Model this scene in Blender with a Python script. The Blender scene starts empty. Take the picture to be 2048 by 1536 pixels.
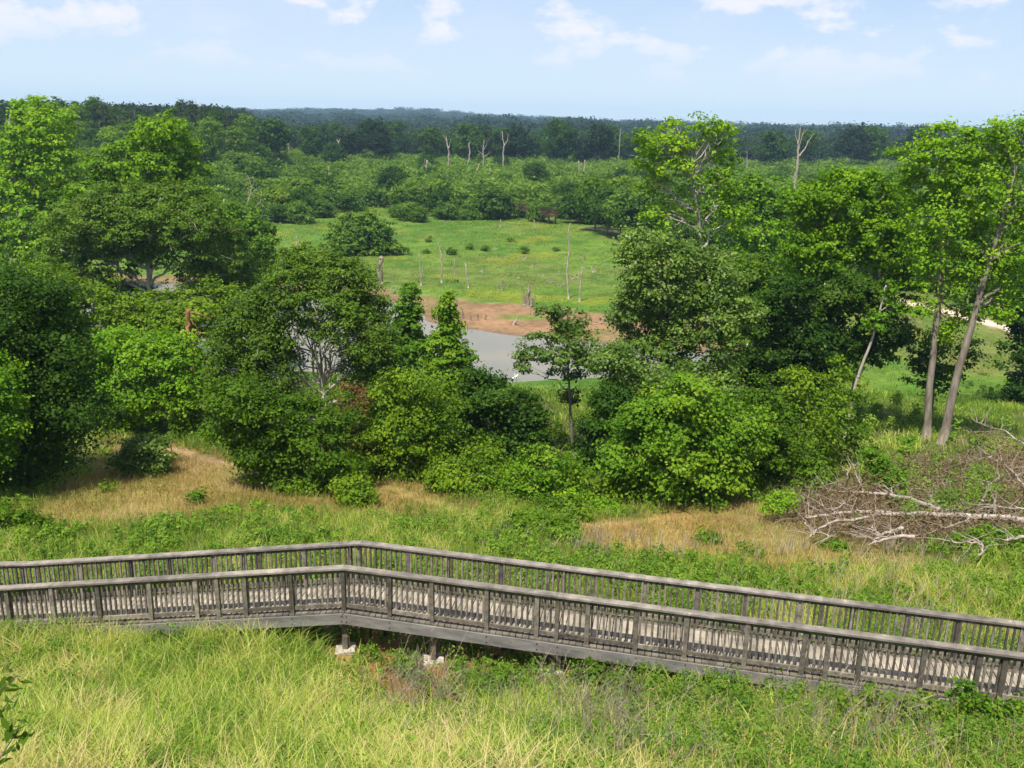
import bpy, math, numpy as np
from mathutils import Matrix, Vector
R = math.radians
sc = bpy.context.scene
C = sc.collection

# ------------------------------------------------------------------ camera
F_PX, PITCH, ROLL, CAM_Z = 1850.0, 16.0, 1.3, 20.0
cam_m = Matrix.Rotation(R(90 - PITCH), 4, 'X') @ Matrix.Rotation(R(ROLL), 4, 'Z')
cam_m.translation = (0, 0, CAM_Z)
cd = bpy.data.cameras.new('camera'); cam = bpy.data.objects.new('camera', cd); C.objects.link(cam)
cam.matrix_world = cam_m
cd.sensor_width = 36.0; cd.lens = 36.0 * F_PX / 2048.0
cd.clip_start = 0.1; cd.clip_end = 20000
sc.camera = cam
# ------------------------------------------------------------------ light
SUN_EL, SUN_AZ = 63.0, 205.0          # azimuth: degrees to the right of +Y
sun_dir = Vector((math.sin(R(SUN_AZ)) * math.cos(R(SUN_EL)), math.cos(R(SUN_AZ)) * math.cos(R(SUN_EL)), math.sin(R(SUN_EL))))
ld = bpy.data.lights.new('sun', 'SUN'); lo = bpy.data.objects.new('sun', ld); C.objects.link(lo)
ld.energy = 5.0; ld.angle = R(0.5); ld.color = (1.0, 0.95, 0.86)
lo.rotation_euler = sun_dir.to_track_quat('Z', 'Y').to_euler()
w = bpy.data.worlds.new('World'); sc.world = w; w.use_nodes = True
nt = w.node_tree; nt.nodes.clear()
def N(t, ty, **k):
    n = t.nodes.new(ty)
    for a, b in k.items():
        if a.startswith('_'): setattr(n, a[1:], b)
        else: n.inputs[a.replace('__', ' ')].default_value = b
    return n
wo = N(nt, 'ShaderNodeOutputWorld'); bg = N(nt, 'ShaderNodeBackground', Strength=0.10)
sky = nt.nodes.new('ShaderNodeTexSky'); sky.sky_type = 'NISHITA'; sky.sun_disc = False
sky.sun_elevation = R(SUN_EL); sky.sun_rotation = R(SUN_AZ); sky.altitude = 100
sky.air_density = 1.15; sky.dust_density = 1.2; sky.ozone_density = 2.2
tc = nt.nodes.new('ShaderNodeTexCoord'); sep = nt.nodes.new('ShaderNodeSeparateXYZ')
nt.links.new(tc.outputs['Generated'], sep.inputs[0])
mp = N(nt, 'ShaderNodeMapping'); mp.inputs['Scale'].default_value = (1.0, 1.0, 2.1); mp.inputs['Location'].default_value = (3.1, 0.7, 0.35)
nt.links.new(tc.outputs['Generated'], mp.inputs['Vector'])
n1 = N(nt, 'ShaderNodeTexNoise', Scale=12.5, Detail=10.0, Roughness=0.58, Distortion=0.15)
n2 = N(nt, 'ShaderNodeTexNoise', Scale=3.5, Detail=6.0, Roughness=0.6)
nt.links.new(mp.outputs[0], n1.inputs['Vector']); nt.links.new(mp.outputs[0], n2.inputs['Vector'])
r1 = nt.nodes.new('ShaderNodeMapRange'); r1.inputs[1].default_value = 0.475; r1.inputs[2].default_value = 0.63; r1.interpolation_type = 'SMOOTHSTEP'
r2 = nt.nodes.new('ShaderNodeMapRange'); r2.inputs[1].default_value = 0.35; r2.inputs[2].default_value = 0.75; r2.inputs[4].default_value = 0.45
nt.links.new(n1.outputs[0], r1.inputs[0]); nt.links.new(n2.outputs[0], r2.inputs[0])
fd = nt.nodes.new('ShaderNodeMapRange'); fd.inputs[1].default_value = 0.028; fd.inputs[2].default_value = 0.085   # clouds fade low down
nt.links.new(sep.outputs['Z'], fd.inputs[0])
ad = N(nt, 'ShaderNodeMath', _operation='MAXIMUM'); ml = N(nt, 'ShaderNodeMath', _operation='MULTIPLY')
nt.links.new(r1.outputs[0], ad.inputs[0]); nt.links.new(r2.outputs[0], ad.inputs[1])
nt.links.new(ad.outputs[0], ml.inputs[0]); nt.links.new(fd.outputs[0], ml.inputs[1])
# milky summer air: pale at the horizon, clearer blue above
lowc = N(nt, 'ShaderNodeMix', _data_type='RGBA'); lowc.inputs[6].default_value = (5.8, 6.8, 7.5, 1); lowc.inputs[7].default_value = (3.05, 4.5, 6.8, 1)
lz = nt.nodes.new('ShaderNodeMapRange'); lz.inputs[1].default_value = 0.0; lz.inputs[2].default_value = 0.15
nt.links.new(sep.outputs['Z'], lz.inputs[0]); nt.links.new(lz.outputs[0], lowc.inputs[0])
hz = nt.nodes.new('ShaderNodeMapRange'); hz.inputs[1].default_value = 0.15; hz.inputs[2].default_value = 0.6
hz.inputs[3].default_value = 0.90; hz.inputs[4].default_value = 0.10
nt.links.new(sep.outputs['Z'], hz.inputs[0])
mxh = N(nt, 'ShaderNodeMix', _data_type='RGBA'); nt.links.new(lowc.outputs[2], mxh.inputs[7])
nt.links.new(hz.outputs[0], mxh.inputs[0]); nt.links.new(sky.outputs[0], mxh.inputs[6])
mx = N(nt, 'ShaderNodeMix', _data_type='RGBA'); mx.inputs[7].default_value = (6.9, 6.8, 7.4, 1)
cf = N(nt, 'ShaderNodeMath', _operation='MULTIPLY'); cf.inputs[1].default_value = 0.85
nt.links.new(ml.outputs[0], cf.inputs[0])
nt.links.new(cf.outputs[0], mx.inputs[0]); nt.links.new(mxh.outputs[2], mx.inputs[6])
nt.links.new(mx.outputs[2], bg.inputs[0]); nt.links.new(bg.outputs[0], wo.inputs[0])
sc.view_settings.view_transform = 'Standard'; sc.view_settings.look = 'None'
sc.view_settings.exposure = 0.52; sc.view_settings.gamma = 1.0
sc.cycles.max_bounces = 6; sc.cycles.diffuse_bounces = 3; sc.cycles.glossy_bounces = 2
sc.cycles.transmission_bounces = 4; sc.cycles.volume_bounces = 0; sc.cycles.transparent_max_bounces = 8
sc.cycles.use_denoising = True
sc.cycles.use_adaptive_sampling = True; sc.cycles.adaptive_threshold = 0.02
sc.render.filter_size = 1.2 if hasattr(sc.render, 'filter_size') else 1.5

# ------------------------------------------------------------------ geometry helpers
M3 = np.array(cam_m.to_3x3()); CP = np.array([0, 0, CAM_Z])
def ray(px, py):
    d = np.stack([(np.asarray(px, float) - 1024) / F_PX, -(np.asarray(py, float) - 768) / F_PX, -np.ones_like(np.asarray(px, float))], -1)
    return d @ M3.T
def at(px, py, D):
    d = ray(px, py); return CP + d * (D / d[..., 1:2])
def proj(P):
    q = (np.asarray(P, float) - CP) @ M3
    z = np.maximum(-q[..., 2], 1e-3)
    return 1024 + F_PX * q[..., 0] / z, 768 - F_PX * q[..., 1] / z, -q[..., 2]
def hsh(i, j, s):
    n = (i.astype(np.int64) * 374761393 + j.astype(np.int64) * 668265263 + s * 974634777) & 0xffffffff
    n = ((n ^ (n >> 13)) * 1274126177) & 0xffffffff
    return ((n ^ (n >> 16)) & 0xffffff) / float(0xffffff)
def vnoise(x, y, s=0):
    i, j = np.floor(x), np.floor(y); u, v = x - i, y - j
    u = u * u * (3 - 2 * u); v = v * v * (3 - 2 * v)
    return (hsh(i, j, s) * (1 - u) + hsh(i + 1, j, s) * u) * (1 - v) + (hsh(i, j + 1, s) * (1 - u) + hsh(i + 1, j + 1, s) * u) * v
def fbm(x, y, s=0, o=4):
    t = 0; a = 0.5; n = 0
    for k in range(o):
        t = t + a * vnoise(x * 2 ** k, y * 2 ** k, s + k); n += a; a *= 0.55
    return t / n
def sstep(a, b, x):
    t = np.clip((x - a) / (b - a), 0, 1); return t * t * (3 - 2 * t)
PY = [0, 6, 10, 14, 17, 19, 24, 32, 40, 50, 60, 69, 75, 5000]
PZ = [17, 14, 11.6, 9.6, 8.65, 8.36, 7.7, 6.3, 5.0, 3.4, 1.7, 0.35, 0.25, 0.25]
def inpoly(x, y, poly):
    c = np.zeros(np.shape(x), bool); n = len(poly)
    for k in range(n):
        x1, y1 = poly[k]; x2, y2 = poly[(k + 1) % n]
        if y1 == y2: continue
        m = ((y1 > y) != (y2 > y)) & (x < (x2 - x1) * (y - y1) / (y2 - y1) + x1); c ^= m
    return c
def pdist(x, y, poly, closed=True):
    d = np.full(np.shape(x), 1e9); n = len(poly)
    for k in range(n if closed else n - 1):
        x1, y1 = poly[k]; x2, y2 = poly[(k + 1) % n]
        dx, dy = x2 - x1, y2 - y1; L = dx * dx + dy * dy + 1e-9
        t = np.clip(((x - x1) * dx + (y - y1) * dy) / L, 0, 1)
        d = np.minimum(d, np.hypot(x - x1 - t * dx, y - y1 - t * dy))
    return d
def sdist(x, y, poly):
    d = pdist(x, y, poly); return np.where(inpoly(x, y, poly), d, -d)
def flat(pts, z):                        # corners of a region on a level surface
    o = []
    for a, b in pts:
        d = ray(a, b); p = CP + d * ((z - CAM_Z) / d[2]); o.append((p[0], p[1]))
    return o
RIVER = flat([(-700, 560), (-200, 552), (100, 556), (400, 572), (560, 588), (690, 593), (775, 600), (820, 618), (860, 645), (920, 657), (1000, 668), (1100, 679), (1220, 690),
              (1350, 700), (1470, 712), (1440, 738), (1320, 748), (1180, 755), (1100, 759), (1020, 766), (940, 762), (800, 752), (650, 745), (500, 735), (430, 720), (330, 700), (100, 680), (-700, 690)], 0.0)
MUD = flat([(-700, 530), (100, 534), (400, 545), (560, 560), (700, 566), (775, 572), (800, 583), (860, 588), (930, 597), (1000, 611), (1060, 618), (1110, 624), (1240, 634),
            (1400, 656), (1540, 690), (1530, 712), (1470, 722), (1300, 725), (900, 700), (400, 640), (-700, 620)], 0.2)
ROADP = flat([(1180, 455), (1225, 462), (1320, 475), (1400, 495), (1485, 523), (1545, 542), (1640, 562), (1760, 592), (1850, 613), (1930, 632), (2000, 652), (2060, 668), (2250, 730)], 0.3)
def zg(x, y):
    x = np.asarray(x, float); y = np.asarray(y, float)
    z = np.interp(y, PY, PZ)
    near = sstep(80, 60, y)
    z = z + near * ((fbm(x / 9, y / 9, 3) - .5) * .5 + (fbm(x / 2.2, y / 2.2, 5) - .5) * .18)
    z = z - near * sstep(-4, -14, x) * sstep(14, 18, y) * sstep(26, 20, y) * .25
    z = z + sstep(80, 110, y) * (fbm(x / 14, y / 14, 8) - .5) * .25
    # the river bed
    m = (y > 40) & (y < 200) & (x > -220) & (x < 90)
    if np.any(m):
        d = sdist(x[m] + (fbm(x[m] / 4, y[m] / 4, 33) - .5) * 2.0, y[m], RIVER) if z.ndim else sdist(x, y, RIVER)
        k = sstep(-3.2, 3.8, d)
        if z.ndim: z[m] = z[m] * (1 - k) - k * .35
        else: z = z * (1 - k) - k * .35
    # wooded hill to the left, ridge far behind, plain rising slowly
    hx = x + 0.27 * y
    z = z + 8.0 * sstep(6, -14, hx) * sstep(190, 300, y) * sstep(800, 600, y)
    z = z + 4.0 * sstep(700, 1600, y)
    az = x / np.maximum(y, 1)
    prof = np.interp(az, [-.6, -.35, -.27, -.22, -.16, -.09, -.05, 0.0, .07, .15, .3, .6], [10, 10, 11, 14, 19, 21, 13, 7, 4, 0, 0, 0])
    z = z + prof * sstep(1500, 2500, y) * (1 - .0 * y) * (1 + .0) + sstep(1500, 2300, y) * (fbm(x / 420, y / 900, 51) - .5) * 12
    return z
def zgs(x, y): return float(zg(np.array([x], float), np.array([y], float))[0])
def hit(px, py):
    d = ray(px, py); t = np.concatenate([np.arange(8, 120, .25), np.geomspace(120, 3000, 900)])
    P = CP + d[None] * (t / d[1])[:, None]
    b = np.nonzero(P[:, 2] <= zg(P[:, 0], P[:, 1]))[0]
    return P[b[0]] if len(b) else P[-1]

def mesh_np(name, V, Q, mats, tint=None, col=None, smooth=False, mi=None):
    """V: n x 3 points, Q: m x k polygons of one size"""
    V = np.asarray(V, np.float32); Q = np.asarray(Q, np.int32); m, k = Q.shape
    me = bpy.data.meshes.new(name)
    me.vertices.add(len(V)); me.vertices.foreach_set('co', V.ravel())
    me.loops.add(m * k); me.loops.foreach_set('vertex_index', Q.ravel())
    me.polygons.add(m); me.polygons.foreach_set('loop_start', np.arange(0, m * k, k, dtype=np.int32))
    me.polygons.foreach_set('use_smooth', np.full(m, bool(smooth)))
    for a in mats: me.materials.append(a)
    if mi is not None: me.polygons.foreach_set('material_index', np.asarray(mi, np.int32))
    if tint is not None:
        a = me.attributes.new('tint', 'FLOAT', 'FACE'); a.data.foreach_set('value', np.asarray(tint, np.float32))
    if col is not None:
        a = me.attributes.new('col', 'FLOAT_COLOR', 'POINT'); a.data.foreach_set('color', np.asarray(col, np.float32).ravel())
    me.update(calc_edges=True)
    return me
def link(name, me, parent=None, loc=None):
    o = bpy.data.objects.new(name, me); C.objects.link(o)
    if loc is not None: o.location = loc
    if parent is not None: o.parent = parent
    return o
def tag(o, label=None, cat=None, group=None, kind=None):
    if label: o['label'] = label
    if cat: o['category'] = cat
    if group: o['group'] = group
    if kind: o['kind'] = kind
    return o
class MB:                                # collects quads
    def __init__(s): s.V = []; s.Q = []; s.n = 0; s.T = []; s.mi = 0; s.I = []
    def add(s, V, Q, t=None):
        V = np.asarray(V, float); Q = np.asarray(Q, int)
        s.V.append(V); s.Q.append(Q + s.n); s.n += len(V); s.T.append(np.full(len(Q), .5) if t is None else np.broadcast_to(t, (len(Q),))); s.I.append(np.full(len(Q), s.mi))
    def box(s, a, b, wd, ht, up=(0, 0, 1), t=None):
        """bar from a to b, width wd across, height ht along up, centred"""
        a = np.asarray(a, float); b = np.asarray(b, float); d = (b - a) / np.linalg.norm(b - a); up = np.asarray(up, float)
        sd = np.cross(d, up); sd /= np.linalg.norm(sd); u = np.cross(sd, d)
        c = [p + sd * i * wd / 2 + u * j * ht / 2 for p in (a, b) for i, j in ((-1, -1), (1, -1), (1, 1), (-1, 1))]
        s.add(c, [[3, 2, 1, 0], [4, 5, 6, 7], [0, 1, 5, 4], [1, 2, 6, 5], [2, 3, 7, 6], [3, 0, 4, 7]], t)
    def tube(s, P, r, k=6, t=None):
        P = np.asarray(P, float); n = len(P); r = np.broadcast_to(np.asarray(r, float), (n,))
        T = np.gradient(P, axis=0); T /= np.linalg.norm(T, axis=1)[:, None] + 1e-9
        up = np.array([0.3, 0.95, 0.1]) if abs(T[0][2]) > .7 else np.array([0, 0, 1.])
        A = np.cross(T, up); A /= np.linalg.norm(A, axis=1)[:, None] + 1e-9; B = np.cross(T, A)
        th = np.linspace(0, 2 * np.pi, k, endpoint=False)
        V = P[:, None] + r[:, None, None] * (np.cos(th)[None, :, None] * A[:, None] + np.sin(th)[None, :, None] * B[:, None])
        i = np.arange(n - 1)[:, None] * k; j = np.arange(k)[None]
        Q = np.stack([i + j, i + (j + 1) % k, i + k + (j + 1) % k, i + k + j], -1).reshape(-1, 4)
        V = V.reshape(-1, 3)
        s.add(V, Q, t)
        for e in (0, n - 1):             # end caps
            for q in range(0, k - 2, 2):
                ids = [e * k, e * k + q + 1, e * k + q + 2, e * k + (q + 3) % k]
                s.Q.append(np.array([ids]) + s.n - len(V)); s.T.append(np.full(1, .5 if t is None else float(np.ravel(t)[0]))); s.I.append(np.full(1, s.mi))
    def mesh(s, name, mats, smooth=False):
        return mesh_np(name, np.concatenate(s.V), np.concatenate(s.Q), mats, tint=np.concatenate(s.T), smooth=smooth, mi=np.concatenate(s.I))

# ------------------------------------------------------------------ materials
def new_mat(name):
    m = bpy.data.materials.new(name); m.use_nodes = True; t = m.node_tree; t.nodes.clear()
    return m, t, t.nodes.new('ShaderNodeOutputMaterial')
def leaf_mat(name, stops, trans=(1.55, 1.6, .45), tw=.33, rough=.6, spec=.12):
    m, t, o = new_mat(name)
    a = t.nodes.new('ShaderNodeAttribute'); a.attribute_name = 'tint'
    oi = t.nodes.new('ShaderNodeObjectInfo')
    mr = t.nodes.new('ShaderNodeMapRange'); mr.inputs[3].default_value = -.24; mr.inputs[4].default_value = .24
    t.links.new(oi.outputs['Random'], mr.inputs[0])
    sm = N(t, 'ShaderNodeMath', _operation='ADD'); t.links.new(a.outputs['Fac'], sm.inputs[0]); t.links.new(mr.outputs[0], sm.inputs[1])
    cr = t.nodes.new('ShaderNodeValToRGB'); e = cr.color_ramp.elements
    while len(e) < len(stops): e.new(.5)
    for i, (p, c) in enumerate(stops): e[i].position = p; e[i].color = (*c, 1)
    t.links.new(sm.outputs[0], cr.inputs[0])
    p = N(t, 'ShaderNodeBsdfPrincipled', Roughness=rough); p.inputs['Specular IOR Level'].default_value = spec
    t.links.new(cr.outputs[0], p.inputs['Base Color'])
    tm = N(t, 'ShaderNodeMix', _data_type='RGBA', _blend_type='MULTIPLY'); tm.inputs[0].default_value = 1; tm.inputs[7].default_value = (*trans, 1)
    t.links.new(cr.outputs[0], tm.inputs[6])
    tr = t.nodes.new('ShaderNodeBsdfTranslucent'); t.links.new(tm.outputs[2], tr.inputs[0])
    ms = N(t, 'ShaderNodeMixShader'); ms.inputs[0].default_value = tw
    t.links.new(p.outputs[0], ms.inputs[1]); t.links.new(tr.outputs[0], ms.inputs[2]); t.links.new(ms.outputs[0], o.inputs[0])
    return m
def rough_mat(name, c1, c2, scale=6, rough=.85, stretch=(1, 1, 1), bump=.3, det=6, c3=None, tintmix=0):
    m, t, o = new_mat(name)
    g = t.nodes.new('ShaderNodeTexCoord'); mp = N(t, 'ShaderNodeMapping'); mp.inputs['Scale'].default_value = stretch
    t.links.new(g.outputs['Object'], mp.inputs[0])
    n = N(t, 'ShaderNodeTexNoise', Scale=scale, Detail=det, Roughness=.62); t.links.new(mp.outputs[0], n.inputs['Vector'])
    cr = t.nodes.new('ShaderNodeValToRGB'); e = cr.color_ramp.elements
    e[0].position = .32; e[0].color = (*c1, 1); e[1].position = .66; e[1].color = (*c2, 1)
    if c3 is not None:
        k = e.new(.72); k.color = (*c3, 1)
    t.links.new(n.outputs[0], cr.inputs[0])
    src = cr.outputs[0]
    if tintmix:
        a = t.nodes.new('ShaderNodeAttribute'); a.attribute_name = 'tint'
        mr = t.nodes.new('ShaderNodeMapRange'); mr.inputs[3].default_value = 1 - tintmix; mr.inputs[4].default_value = 1 + tintmix
        t.links.new(a.outputs['Fac'], mr.inputs[0])
        mm = N(t, 'ShaderNodeVectorMath', _operation='SCALE'); t.links.new(src, mm.inputs[0]); t.links.new(mr.outputs[0], mm.inputs['Scale']); src = mm.outputs[0]
    p = N(t, 'ShaderNodeBsdfPrincipled', Roughness=rough); p.inputs['Specular IOR Level'].default_value = .25
    t.links.new(src, p.inputs['Base Color'])
    b = N(t, 'ShaderNodeBump', Strength=bump, Distance=.03); t.links.new(n.outputs[0], b.inputs['Height']); t.links.new(b.outputs[0], p.inputs['Normal'])
    t.links.new(p.outputs[0], o.inputs[0])
    return m
# leaf colours run from deep to pale over the tint attribute
LM = {
 'bright': leaf_mat('bright_leaves', [(0, (0.065, 0.147, 0.006)), (0.5, (0.123, 0.255, 0.009)), (1, (0.232, 0.363, 0.014))]),
 'lime': leaf_mat('lime_leaves', [(0, (0.082, 0.172, 0.005)), (0.5, (0.163, 0.299, 0.007)), (1, (0.31, 0.428, 0.013))]),
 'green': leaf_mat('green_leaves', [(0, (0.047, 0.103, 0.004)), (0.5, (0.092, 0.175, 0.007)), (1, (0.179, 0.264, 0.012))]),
 'vivid': leaf_mat('vivid_leaves', [(0, (0.048, 0.116, 0.006)), (0.5, (0.094, 0.204, 0.009)), (1, (0.187, 0.292, 0.015))]),
 'olive': leaf_mat('olive_leaves', [(0, (0.06, 0.112, 0.009)), (0.5, (0.101, 0.179, 0.015)), (1, (0.17, 0.265, 0.026))]),
 'grey': leaf_mat('greyish_leaves', [(0, (0.049, 0.098, 0.01)), (0.5, (0.095, 0.169, 0.019)), (1, (0.198, 0.293, 0.041))], spec=.28, rough=.45),
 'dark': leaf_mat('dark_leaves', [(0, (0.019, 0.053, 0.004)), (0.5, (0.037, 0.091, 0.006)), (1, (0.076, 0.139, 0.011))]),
 'pine': leaf_mat('pine_needles', [(0, (.018, .036, .012)), (.5, (.034, .060, .018)), (1, (.06, .09, .025))], tw=.2),
 'ridge': leaf_mat('ridge_leaves', [(0, (0.006, 0.019, 0.011)), (0.5, (0.012, 0.031, 0.015)), (1, (0.022, 0.049, 0.022))], tw=.3),
 'far': leaf_mat('distant_leaves', [(0, (0.012, 0.027, 0.009)), (0.5, (0.021, 0.046, 0.013)), (1, (0.041, 0.076, 0.02))], tw=.3),
 'thicket': leaf_mat('thicket_leaves', [(0, (0.045, 0.098, 0.01)), (0.5, (0.086, 0.168, 0.016)), (1, (0.166, 0.252, 0.03))], tw=.38),
 'dead': leaf_mat('dead_leaves', [(0, (.085, .058, .028)), (.5, (.18, .125, .06)), (1, (.28, .20, .10))], trans=(1.1, 1, .8), tw=.25),
 'rust': leaf_mat('rusty_leaves', [(0, (0.09, 0.033, 0.014)), (0.5, (0.146, 0.067, 0.025)), (1, (0.185, 0.133, 0.035))], trans=(1.2, 1, .7), tw=.3),
 'grass': leaf_mat('grass_blades', [(0, (.05, .105, .014)), (.33, (.19, .30, .028)), (.62, (.41, .50, .07)), (.8, (.58, .58, .15)), (1, (.62, .50, .24))], trans=(1.25, 1.3, .8), tw=.45, spec=.3),
 'marsh': leaf_mat('marsh_grass_blades', [(0, (.048, .105, .013)), (.4, (.09, .165, .018)), (.8, (.17, .24, .030)), (1, (.26, .30, .05))], tw=.35),
 'brushtwig': leaf_mat('brush_twigs', [(0, (.085, .058, .03)), (.5, (.19, .135, .08)), (1, (.33, .26, .18))], trans=(1, 1, 1), tw=.05),
 'dry': leaf_mat('dry_grass', [(0, (.14, .17, .035)), (.4, (.30, .24, .07)), (.75, (.42, .30, .11)), (1, (.50, .39, .20))], trans=(1.2, 1.05, .7), tw=.35),
 'weed': leaf_mat('weed_leaves', [(0, (0.053, 0.119, 0.013)), (0.45, (0.116, 0.216, 0.02)), (1, (0.231, 0.335, 0.036))]),
 'twig': leaf_mat('grey_stems', [(0, (.13, .10, .075)), (.5, (.25, .20, .155)), (1, (.42, .36, .29))], trans=(1, 1, 1), tw=.05),
}
BARK = rough_mat('grey_bark', (.085, .065, .050), (.23, .19, .15), 5, stretch=(1, 1, .25), bump=.6)
PALEBARK = rough_mat('pale_bark', (.11, .088, .064), (.30, .255, .20), 4, stretch=(1, 1, .25), bump=.5)
WHITEBARK = rough_mat('whitish_bark', (.20, .17, .135), (.50, .44, .37), 4, stretch=(1, 1, .25), bump=.4)
DEADWOOD = rough_mat('bleached_wood', (.17, .135, .105), (.46, .39, .32), 5, stretch=(1, 1, .3), bump=.4)
PILEWOOD = rough_mat('barkless_limbs', (.14, .11, .085), (.46, .385, .315), 5, stretch=(1, 1, .3), bump=.5)
MIDWOOD = rough_mat('weathered_deadwood', (.10, .078, .058), (.34, .28, .22), 6, stretch=(1, 1, .3), bump=.5)
SNAPWOOD = rough_mat('fresh_split_wood', (.12, .045, .02), (.42, .19, .08), 5, stretch=(1, 1, .3), bump=.5)
WOOD = rough_mat('weathered_grey_timber', (.074, .064, .050), (.215, .186, .148), 7, stretch=(1, 1, 1), bump=.35, tintmix=.5)
CAPW = rough_mat('worn_cap_timber', (.115, .10, .082), (.285, .25, .21), 3.2, bump=.35, c3=(.58, .44, .33), tintmix=.2)
FASC = rough_mat('grey_fascia_timber', (.12, .112, .104), (.245, .23, .215), 2.2, stretch=(.5, 3, 3), bump=.25)
DECKM = rough_mat('worn_deck_planks', (.128, .112, .088), (.315, .27, .21), 3, bump=.3, tintmix=.5)
CONC = rough_mat('pale_concrete', (.20, .165, .12), (.56, .51, .44), 7, bump=.4)
BOLT = rough_mat('dark_bolt_heads', (.02, .018, .016), (.05, .045, .04), 20)
BRIDGE = rough_mat('dark_brown_timber', (.035, .018, .014), (.085, .045, .034), 2)
WHITE = rough_mat('white_feathers', (.78, .78, .76), (.86, .86, .85), 8, bump=.1)
BEAK = rough_mat('yellow_beak', (.5, .3, .03), (.6, .4, .05), 8)
BLACKF = rough_mat('dark_legs', (.02, .02, .02), (.04, .04, .04), 8)

# ------------------------------------------------------------------ ground
def axis(parts):
    o = [np.array([parts[0][0]])]
    for a, b, s in parts: o.append(np.linspace(a, b, max(2, int(round(abs(b - a) / s)) + 1))[1:])
    return np.concatenate(o)
gx = axis([(-3100, -700, 150), (-700, -260, 22), (-260, -70, 2.2), (-70, -30, .8), (-30, 30, .4), (30, 70, .8), (70, 260, 2.2), (260, 700, 22), (700, 3100, 150)])
gy = axis([(-60, 4, 8), (4, 50, .4), (50, 140, .7), (140, 300, 1.6), (300, 700, 16), (700, 1500, 60), (1500, 4200, 120)])
X, Y = np.meshgrid(gx, gy)
Z = zg(X.ravel(), Y.ravel()).reshape(X.shape)
fx, fy, fz = X.ravel(), Y.ravel(), Z.ravel()
wx = fx + (fbm(fx / 3, fy / 3, 71) - .5) * 3.2; wy = fy + (fbm(fx / 3, fy / 3, 72) - .5) * 3.2
def g_poly(pts):
    return [tuple(hit(a, b)[:2]) for a, b in pts]
DRYL = g_poly([(30, 1062), (90, 1000), (200, 930), (230, 880), (360, 890), (470, 930), (600, 990), (760, 965), (850, 950), (900, 985), (985, 1035), (800, 1035), (640, 1030), (430, 1038), (200, 1058)])
DRYR = g_poly([(1120, 1050), (1300, 1030), (1440, 1008), (1560, 1012), (1630, 1062), (1760, 1102), (1930, 1118), (1830, 1145), (1640, 1148), (1450, 1128), (1250, 1112), (1140, 1085)])
BARE = g_poly([(680, 1250), (790, 1285), (900, 1290), (1000, 1305), (1120, 1330), (1240, 1345), (1290, 1370), (1180, 1390), (1060, 1385), (960, 1430), (860, 1440), (780, 1410), (740, 1360), (690, 1300)])
BARE2 = g_poly([(1380, 1400), (1460, 1390), (1480, 1440), (1400, 1450)]); BARE3 = g_poly([(1180, 1430), (1300, 1420), (1420, 1460), (1320, 1500), (1200, 1480)]); BARE4 = g_poly([(1880, 1480), (2060, 1470), (2060, 1540), (1900, 1540)])
PILE = g_poly([(1560, 1010), (1600, 1062), (1700, 1098), (1840, 1100), (1930, 1075), (2120, 1075), (2120, 905), (1950, 905), (1800, 935), (1660, 965)])
PATHL = g_poly([(60, 895), (130, 886), (240, 888), (330, 900), (430, 925), (560, 950), (700, 975), (800, 985), (870, 1010), (930, 1032), (1050, 1050), (1200, 1052), (1400, 1030), (1550, 1040)])
def lerp(c, k, d): return c * (1 - k[:, None]) + np.array(d)[None] * k[:, None]
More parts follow.
